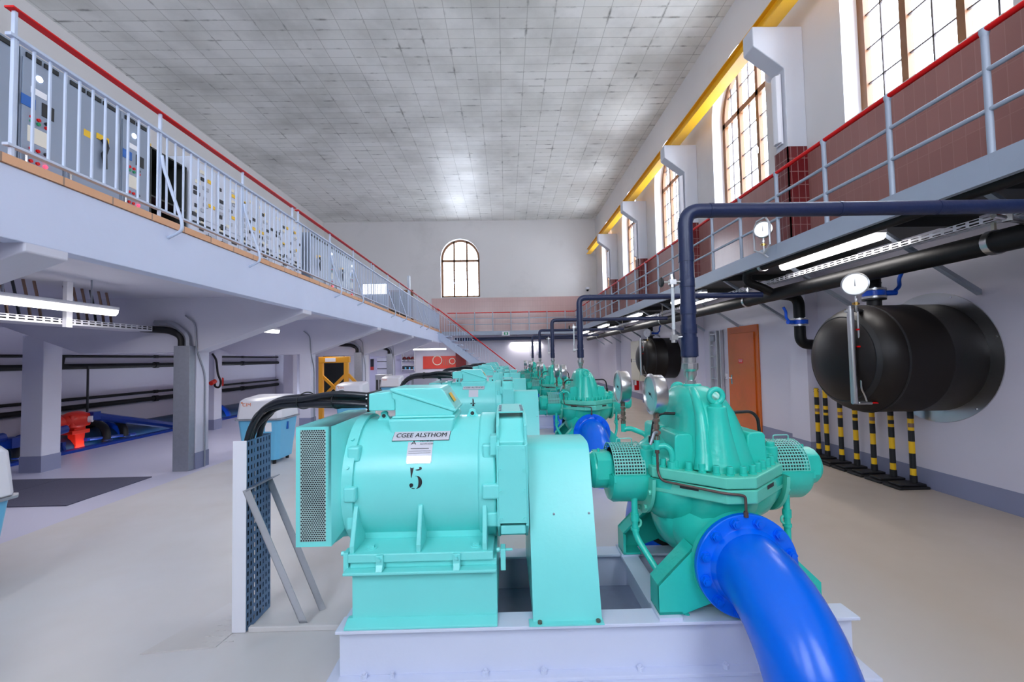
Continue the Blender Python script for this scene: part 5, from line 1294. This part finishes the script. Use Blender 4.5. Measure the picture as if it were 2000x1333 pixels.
# ------------------------------------------------------------------ under the gallery
for k, y in enumerate((3.75, 7.42, 11.1, 14.75)):
    fluorescent(-4.62, y, y+1.46, 2.13, 'lit fluorescent light under the gallery, %s' % ['the one cut by the left picture edge', 'second from the front', 'third from the front', 'fourth from the front'][k], 'lights under the gallery', 1, 8, 2.46)
fluorescent(19.75, -4.2, -2.68, 1.98, 'lit fluorescent light over the red tool board', None, 0, 16, 2.45)
t = thing('cable_tray', 'white perforated cable tray full of cables under the near gallery bay', 'cable tray', (-5.15, 4.4, 2.0))
MB().perf(lambda u, v: (-4.98, 2.8+u, 1.985+v), 40, 2, .085, .028, .03, 4, False, .007).box(-5.32, -4.98, 2.8, 6.2, 1.972, 1.985).build('tray', 'whitemetal', t, smooth=0)
for i in range(4): MB().tube([(-5.27+.07*i, 2.8, 2.01), (-5.27+.07*i, 6.15, 2.01)], .022, 8).build('cable', 'cable', t, smooth=50)
MB().box(-4.98, -4.93, 4.95, 5.02, 1.94, 2.46).build('hanger', 'whitemetal', t, smooth=0, bevel=.004)
random.seed(5)
for i in range(12):
    x = -5.30+.02*random.random(); y = 4.35+.11*i+(.22 if i > 5 else 0)
    c = MB().tube([(-5.25, y, 2.46), (-5.22, y+.02, 2.25), (-5.26, y+.10, 2.02)], .014, 6, .1).build('hanging_wire', 'bronze' if i % 3 else 'cable', t, smooth=50)
for k, i in enumerate((0, 2, 3)):
    y = BAY0+BAY*i; w = ['nearest', 'third', 'farthest'][k]
    t = thing('cable_duct', 'galvanised cable duct on the %s front gallery column, black cables bending in at the top' % w, 'cable duct', (-4.57, y-.06, 0), 'galvanised ducts on the columns')
    MB().box(-4.69, -4.465, y-.115, y-.002, .0, 1.76).build('duct', 'zinc', t, smooth=0, bevel=.003)
    MB().tube([(-4.62, y-.055, 1.74), (-4.62, y-.055, 1.90), (-4.80, y-.055, 1.99), (-5.20, y-.055, 2.015)], .048, 12, .16, 6).build('cable_bend', 'black', t, smooth=50)
    MB().tube([(-4.535, y-.055, 1.75), (-4.535, y-.055, 1.90), (-4.74, y-.055, 2.09), (-5.0, y-.055, 2.10)], .04, 6, .18, 6).build('bend_cover', 'zinc', t, smooth=20)
for k, i in enumerate((0, 1, 2, 3)):
    y = BAY0+BAY*i
    t = thing('conduit', 'thin grey conduit running up gallery column number %d from the front' % (k+1), 'conduit', (-4.44, y, 0), 'conduits on the columns')
    MB().tube([(-4.437, y+.17, .0), (-4.437, y+.17, 1.35), (-4.44, y-.02, 1.72), (-4.46, y-.02, 2.1), (-4.6, y-.02, 2.2)], .011, 8, .12, 4).build('tube', 'zinc', t, smooth=50)
# pipes on the low left wall
for z, r, w, nm in ((1.70, .028, 'uppermost thin', 'blackpipe'), (1.49, .055, 'upper thick', 'blackpipe'), (.83, .03, 'lower thin', 'blackpipe'), (.66, .055, 'lowest thick', 'blackpipe')):
    t = thing('wall_pipe', '%s black pipe along the low left wall behind the columns' % w, 'pipe', (XL, 9, z), 'black wall pipes on the left')
    MB().cyl((XL+.09, YN+.1, z), (XL+.09, 18.5, z), r, 12).build('tube', nm, t, smooth=50)
    mb = MB()
    for y in (4.0, 7.4, 11.0, 14.6): mb.cyl((XL+.09, y, z), (XL+.09, y+.12, z), r*1.35, 12)
    mb.build('couplings', nm, t, smooth=50)
for k, y in enumerate((6.35, 9.2)):
    t = thing('wall_riser', 'thin dark upright pipe on the low left wall, %s from the front' % ['first', 'second'][k], 'pipe', (XL+.07, y, -.6), 'upright pipes on the low left wall'); MB().cyl((XL+.17, y, -1.15), (XL+.17, y, 1.49), .02, 8).build('tube', 'dark', t)
t = thing('pipe_saddle', 'broad black tee joining the upper wall pipes between the columns', 'pipe', (XL, 8.4, 1.49))
MB().prism([(8.25, 1.72), (8.75, 1.72), (8.72, 1.55), (8.95, 1.46), (8.05, 1.46), (8.28, 1.55)], 0, XL+.06, XL+.16).build('tee', 'blackpipe', t, smooth=0)
t = thing('red_plug', 'red industrial socket with looped black cable on the second back column', 'socket', (-6.6, 10.0, 1.0))
MB().cyl((-6.58, 9.95, 1.10), (-6.58, 9.82, 1.06), .05, 14).build('plug', 'actuator', t, smooth=40)
MB().tube([(-6.58, 9.96, 1.10), (-6.55, 9.9, .98), (-6.45, 9.9, .95), (-6.40, 9.9, 1.08), (-6.48, 9.9, 1.25), (-6.52, 9.9, 1.6), (-6.62, 9.92, 1.72)], .022, 8, .08).build('cable', 'black', t, smooth=50)

# blue pipework in the pit
t = thing('pit_main', 'thick dark blue main pipe lying in the pit along the left wall', 'pipe', (-8.2, 9, -.9), None)
MB().cyl((-8.28, YN+.2, -.10), (-8.28, 18, -.10), .36, 28).build('pipe', 'teal', t, smooth=50)
for y in (3.9, 5.6, 7.7, 9.1, 12.5): MB().cyl((-8.28, y, -.10), (-8.28, y+.07, -.10), .46, 28).build('flange', 'pitblue', t, smooth=40)
t = thing('pit_beam', 'blue steel beam running along the pit edge', 'beam', (-7.62, 9, -.3))
MB().box(-7.72, -7.56, YN+.2, 15, -.10, .035).build('beam', 'pitblue', t, smooth=0)
def strut(p0, p1, r, label, m='pitblue'):
    t = thing('blue_strut', label, 'strut', p0, 'blue struts in the pit'); MB().cyl(p0, p1, r, 8).build('tube', m, t, smooth=20); MB().box(p0[0]-r*1.3, p0[0]+r*1.3, p0[1]-r, p0[1]+r, p0[2]-r, p0[2]+r).build('end_plate', m, t, smooth=0)
strut((-7.9, 8.45, .55), (-7.75, 10.4, .05), .075, 'thick blue sloping strut right of the red valve actuator')
strut((-7.9, 8.35, .12), (-7.8, 9.3, .06), .03, 'thin blue rod right of the red valve actuator')
strut((-7.9, 7.1, .30), (-7.9, 7.95, .38), .08, 'blue pipe stub left of the red valve actuator')
strut((-7.8, 5.4, .30), (-7.8, 6.9, .42), .07, 'blue level strut at the left picture edge')
strut((-7.85, 6.35, .36), (-7.7, 6.0, -.5), .08, 'blue leg under the level strut at the left picture edge')
strut((-7.75, 7.75, .15), (-7.65, 7.85, -.5), .03, 'thin blue upright rod in front of the red actuator')
t = thing('valve_actuator', 'bright red valve actuator standing in the pit between the near columns', 'valve actuator', (-8.0, 8.2, -.6))
MB().box(-8.12, -7.86, 8.02, 8.40, .38, .62).ell((-7.99, 8.22, .50), .17, .28, .17).build('gearbox', 'actuator', t, smooth=30, bevel=.03)
MB().cyl((-7.99, 7.94, .50), (-7.99, 7.78, .47), .12, 18).build('motor', 'actuator', t, smooth=40)
MB().cyl((-7.86, 8.33, .50), (-7.80, 8.36, .50), .06, 16).build('indicator', 'label_w', t)
MB().prism([(8.13, .40), (8.36, .40), (8.33, .05), (8.42, -.35), (8.08, -.35), (8.17, .05)], 0, -8.06, -7.92).build('yoke', 'actuator', t, smooth=0, bevel=.01)
MB().box(-8.1, -7.88, 8.06, 8.40, .25, .32).build('yoke_flange', 'actuator', t, smooth=0, bevel=.01)
t = thing('valve_actuator', 'small red valve actuator seen above the near white and blue box', 'valve actuator', (-8.1, 12.2, .5))
MB().cyl((-8.1, 11.9, .98), (-8.1, 12.3, .98), .15, 16).build('motor', 'actuator', t, smooth=40); MB().box(-8.2, -8.0, 12.1, 12.5, .86, 1.1).build('gearbox', 'actuator', t, smooth=0, bevel=.03); MB().cyl((-8.1, 12.2, -.6), (-8.1, 12.2, .9), .07, 12).build('stem', 'pitblue', t)

for k, (y, z, w) in enumerate(((8.75, .26, 'right of the red actuator'), (9.15, .24, 'farther right of the red actuator'), (7.2, .20, 'left of the red actuator'), (6.2, .16, 'near the left picture edge'))):
    t = thing('flexible_hose', 'black ribbed hose arching over the pit pipe '+w, 'hose', (-8.0, y, -.3), 'ribbed hoses in the pit')
    pts = [(-7.82, y-.12, -.4), (-7.84, y-.05, z-.08), (-8.0, y+.04, z+.06), (-8.25, y+.12, z+.10), (-8.5, y+.18, z)]
    MB().tube(pts, .07, 12, .14, 6).build('hose', 'black', t, smooth=50)
    for q in range(3): MB().torus((-7.83+.0*q, y-.09+.02*q, -.15+.1*q), .073, .012, 2, 16, 6).build('hose_clip', 'pitblue', t, smooth=50)
for k, y in enumerate((5.2, 7.5)):
    t = thing('pit_valve', 'dark blue valve body in the pit %s' % ['at the left picture edge', 'between the near columns'][k], 'valve', (-7.95, y, -.5), 'dark valves in the pit')
    MB().ell((-7.98, y, -.05), .16, .26, .30).cyl((-7.98, y-.30, -.05), (-7.98, y-.26, -.05), .26, 24).cyl((-7.98, y+.26, -.05), (-7.98, y+.30, -.05), .26, 24).cyl((-7.98, y, .2), (-7.98, y, .30), .08, 16).build('body', 'teal', t, smooth=40)
    MB().cyl((-7.8, y+.1, .02), (-7.8, y+.1, .18), .012, 8).build('red_rod', 'actuator', t)

# dark floor plates
for k, (a, b) in enumerate(((-4.74, -5.9), (-5.91, -7.1))):
    t = thing('floor_plate', 'dark grey ribbed floor plate under the near gallery bay, %s half' % ['right', 'left'][k], 'floor plate', ((a+b)/2, 5.4, 0), 'dark floor plates')
    MB().box(b, a, 4.80, 5.93, .001, .012).build('plate', 'grate', t, smooth=0)
t = thing('trench_cover', 'painted chequered trench cover plate in the floor left of the white tray edge', 'floor plate', (-1.75, 2.6, 0))
MB().prism([(-1.92, 2.34), (-1.56, 2.38), (-1.50, 2.80), (-1.75, 2.80)], 2, .0005, .006).build('plate', 'floor', t, smooth=0)
mb = MB()
for i in range(7):
    for j in range(5):
        x = -1.66+.035*(j if i % 2 else j+.5)-.02*(4-i)*0; y = 2.42+.05*i; mb.box(x-.011, x+.011, y-.003, y+.003, .006, .008)
mb.build('chequer', 'floor', t, smooth=0)
mb = MB().box(-1.46, -.87, 2.50, 2.53, 0, .03); c = struct('trim_40', mb, 'floor', smooth=0, bevel=.005); c['label'] = 'low painted curb between cable tray and base frame'

# white-lidded blue boxes
def blue_box(x0, y0, label):
    x1, y1 = x0+.66, y0+.62
    t = thing('covered_tub', label, 'container', ((x0+x1)/2, (y0+y1)/2, 0), 'white and blue lidded boxes')
    def ring(i, z): return [(x0+i+.05, y0+i, z), (x1-i-.05, y0+i, z), (x1-i, y0+i+.05, z), (x1-i, y1-i-.05, z), (x1-i-.05, y1-i, z), (x0+i+.05, y1-i, z), (x0+i, y1-i-.05, z), (x0+i, y0+i+.05, z)]
    MB().loft([ring(.07, .06), ring(.015, .655)]).build('tub', 'skyblue', t, smooth=0, bevel=.01)
    MB().loft([ring(-.015, .655), ring(-.015, .672)]).build('rim', 'zinc', t, smooth=0)
    def lid(i, j, z, zb): 
        r = ring(i, z); return [(p[0], p[1]+(j if p[1] < (y0+y1)/2 else 0), z if p[1] < (y0+y1)/2 else zb) for p in r]
    MB().loft([lid(.0, 0, .672, .672), lid(.02, .02, .93, .96), lid(.05, .07, .97, 1.0)]).build('lid', 'whitemetal', t, smooth=30, bevel=.012)
    y = y0+.035
    mb = MB(); lettering(mb, lambda u, v: (x0+.16+u, y0+.012+(.02/.26)*(v+.22), .885+v), 'CIM', .046, .12); mb.cyl((x0+.10, y0+.018, .915), (x0+.10, y0+.012, .915), .012, 8)
    mb.build('logo', 'orangelogo', t, smooth=0)
    MB().box(x0+.44, x0+.53, y0-.006+.018, y0+.03, .49, .62).build('label', 'label_w', t, smooth=0)
    f0 = MB().box(x1-.03, x1-.006, y0+.25, y0+.28, .49, .60); f0.build('side_label', 'label_b', t, smooth=0)
    for a, b in ((x0+.14, y0+.12), (x1-.14, y0+.12), (x0+.14, y1-.12), (x1-.14, y1-.12)): MB().cyl((a, b, 0), (a, b, .062), .025, 10).build('foot', 'black', t)
bb = ['cut by the left picture edge', 'just behind the cable bundle of motor 5', 'behind the terminal box of motor 5', 'the farthest of them, behind the cables of motor 4']
for k, y in enumerate((2.325, 6.45, 10.1, 13.75)): blue_box(-3.98+(.12 if k == 0 else 0), y, 'blue tub with white lid, '+bb[k])

# yellow gantry, workshop corner
t = thing('gantry_frame', 'yellow steel lifting gantry with crossed braces behind the columns', 'gantry', (-4.55, 11.6, 0))
MB().box(-4.92, -4.12, 11.5, 11.62, 1.46, 1.62).build('top_beam', 'yellow2', t, smooth=0, bevel=.01)
for x in (-4.92, -4.26): MB().box(x, x+.11, 11.5, 11.6, 0, 1.46).build('leg', 'yellow2', t, smooth=0, bevel=.006)
def slant(a, b, w=.07):
    a, b = Vector(a), Vector(b); d = (b-a).normalized(); n = Vector((-d.z, 0, d.x)); y = Vector((0, .03, 0))
    return MB().loft([[p+n*w/2-y, p+n*w/2+y, p-n*w/2+y, p-n*w/2-y] for p in (a, b)])
slant((-4.9, 11.55, 1.18), (-4.2, 11.55, .50)).build('brace', 'yellow2', t, smooth=0); slant((-4.2, 11.58, 1.18), (-4.9, 11.58, .50)).build('brace', 'yellow2', t, smooth=0)
slant((-4.16, 11.55, 1.15), (-3.75, 11.55, .70)).build('brace', 'yellow2', t, smooth=0); slant((-4.9, 11.55, .42), (-4.2, 11.55, .42)).build('cross_bar', 'yellow2', t, smooth=0)
MB().box(-4.74, -4.47, 11.488, 11.5, 1.49, 1.59).build('notice', 'label_w', t, smooth=0)
mb = struct('trim_41', MB().box(-8.85, -5.3, 16.9, 17.0, -.0, 2.46), 'lowwall', smooth=0); mb['label'] = 'partition wall of the workshop corner'
d = struct('door_4', MB().box(-7.05, -6.2, 16.89, 16.905, 0, 1.70), 'cabdark', None, smooth=0); d['label'] = 'dark opening in the workshop partition behind the yellow gantry'  # flat dark sheet on the partition face, nothing is cut through
d = struct('door_3', MB().box(-6.1, -5.32, 16.86, 16.9, 0, 1.95), 'whitemetal', None, smooth=0, bevel=.005); d['label'] = 'white door in the workshop partition'
struct('door_handle', MB().box(-5.8, -5.77, 16.82, 16.86, .85, 1.0), 'zinc', d)
t = thing('tool_board', 'long red tool board on the far wall by the stair', 'tool board', (-3, YF, 1.0))
MB().box(-4.05, -2.0, YF-.05, YF-.005, 1.05, 1.66).build('panel', 'redmatte', t, smooth=0); MB().box(-2.45, -1.95, YF-.12, YF-.05, .95, 1.95).build('cupboard', 'darkred', t, smooth=0)
for k, (x, z, r) in enumerate(((-3.35, 1.45, .22), (-2.62, 1.40, .14))):
    q = thing('hose_coil', ['large pale hose coil on the red tool board', 'small cream hose coil at the right of the red tool board'][k], 'hose', (x, YF-.06, z), 'coils on the tool board'); MB().torus((x, YF-.08, z), r, .022, 1, 24, 8).build('coil', 'paper', q, smooth=60)
for k in range(4):
    q = thing('hand_tool', 'thin dark tool hanging on the red board, %s from the left' % ['first', 'second', 'third', 'fourth'][k], 'tool', (-3.05+.09*k, YF-.06, 1.25), 'tools on the red board'); MB().box(-3.06+.09*k, -3.04+.09*k, YF-.065, YF-.05, 1.2, 1.5).build('shaft', 'bronze', q, smooth=0)
t = thing('wall_shelf', 'white wall shelf with small parts at the far wall', 'shelf', (-4.9, YF, 1.0))
for z in (1.02, 1.22, 1.48): MB().box(-5.05, -4.42, YF-.28, YF-.01, z, z+.025).build('board', 'whitemetal', t, smooth=0)
for x in (-5.05, -4.44): MB().box(x, x+.02, YF-.28, YF-.01, .95, 2.0).build('side', 'whitemetal', t, smooth=0)
for k in range(3):
    q = thing('helmet', 'dark brown rounded helmet on the top shelf, %s' % ['left', 'middle', 'right'][k], 'helmet', (-4.93+.2*k, YF-.15, 1.505), 'helmets on the shelf'); MB().lathe([(.09, 0), (.095, .03), (.08, .11), (.04, .15), (.005, .155)], (-4.93+.2*k, YF-.15, 1.505), 2, 16).build('shell', 'darkred', q, smooth=60); MB().cyl((-4.93+.2*k, YF-.27, 1.505), (-4.93+.2*k, YF-.15, 1.505), .06, 10).build('brim', 'dark', q)
for k in range(6):
    q = thing('parts_bin', 'small blue-grey bin on the lower shelf, number %d from the left' % (k+1), 'bin', (-4.98+.1*k, YF-.15, 1.045), 'bins on the shelf'); MB().box(-5.0+.1*k, -4.93+.1*k, YF-.24, YF-.08, 1.045, 1.16).build('body', 'skyblue' if k % 2 else 'dark', q, smooth=0)
t = thing('slotted_crate', 'light grey slotted crate beyond the second blue tub', 'crate', (-4.1, 14.8, 0))
MB().box(-4.36, -3.90, 14.6, 15.0, 0, 1.03).build('body', 'alu', t, smooth=0, bevel=.01)
for k in range(4): MB().box(-4.33+.11*k, -4.27+.11*k, 14.594, 14.6, .35, .86).build('slot', 'dark', t, smooth=0)
t = thing('wall_notice', 'dark upright notice with red foot on the far wall under the gallery', 'notice', (-6.54, YF, 1.1))
MB().box(-6.62, -6.46, YF-.02, YF-.005, 1.20, 1.58).build('panel', 'dark', t, smooth=0); MB().box(-6.62, -6.46, YF-.021, YF-.005, 1.04, 1.20).build('red_panel', 'redmatte', t, smooth=0)
t = thing('whiteboard', 'whiteboard with dark rails on the far wall under the gallery', 'whiteboard', (-6.0, YF, .7))
MB().box(-6.30, -5.60, YF-.03, YF-.005, .62, 1.62).build('panel', 'white', t, smooth=0)
for z in (1.08, 1.42): MB().box(-6.28, -5.75, YF-.06, YF-.03, z, z+.03).build('rail', 'dark', t, smooth=0)
t = thing('workbench', 'pale grey workbench in the far corner below the red tool board', 'workbench', (-3.2, 21.0, 0))
MB().box(-4.6, -1.9, 20.7, 21.3, .82, .88).build('top', 'alu', t, smooth=0)
for x in (-4.55, -2.0): MB().box(x, x+.06, 20.75, 21.25, 0, .82).build('leg', 'zinc', t, smooth=0)
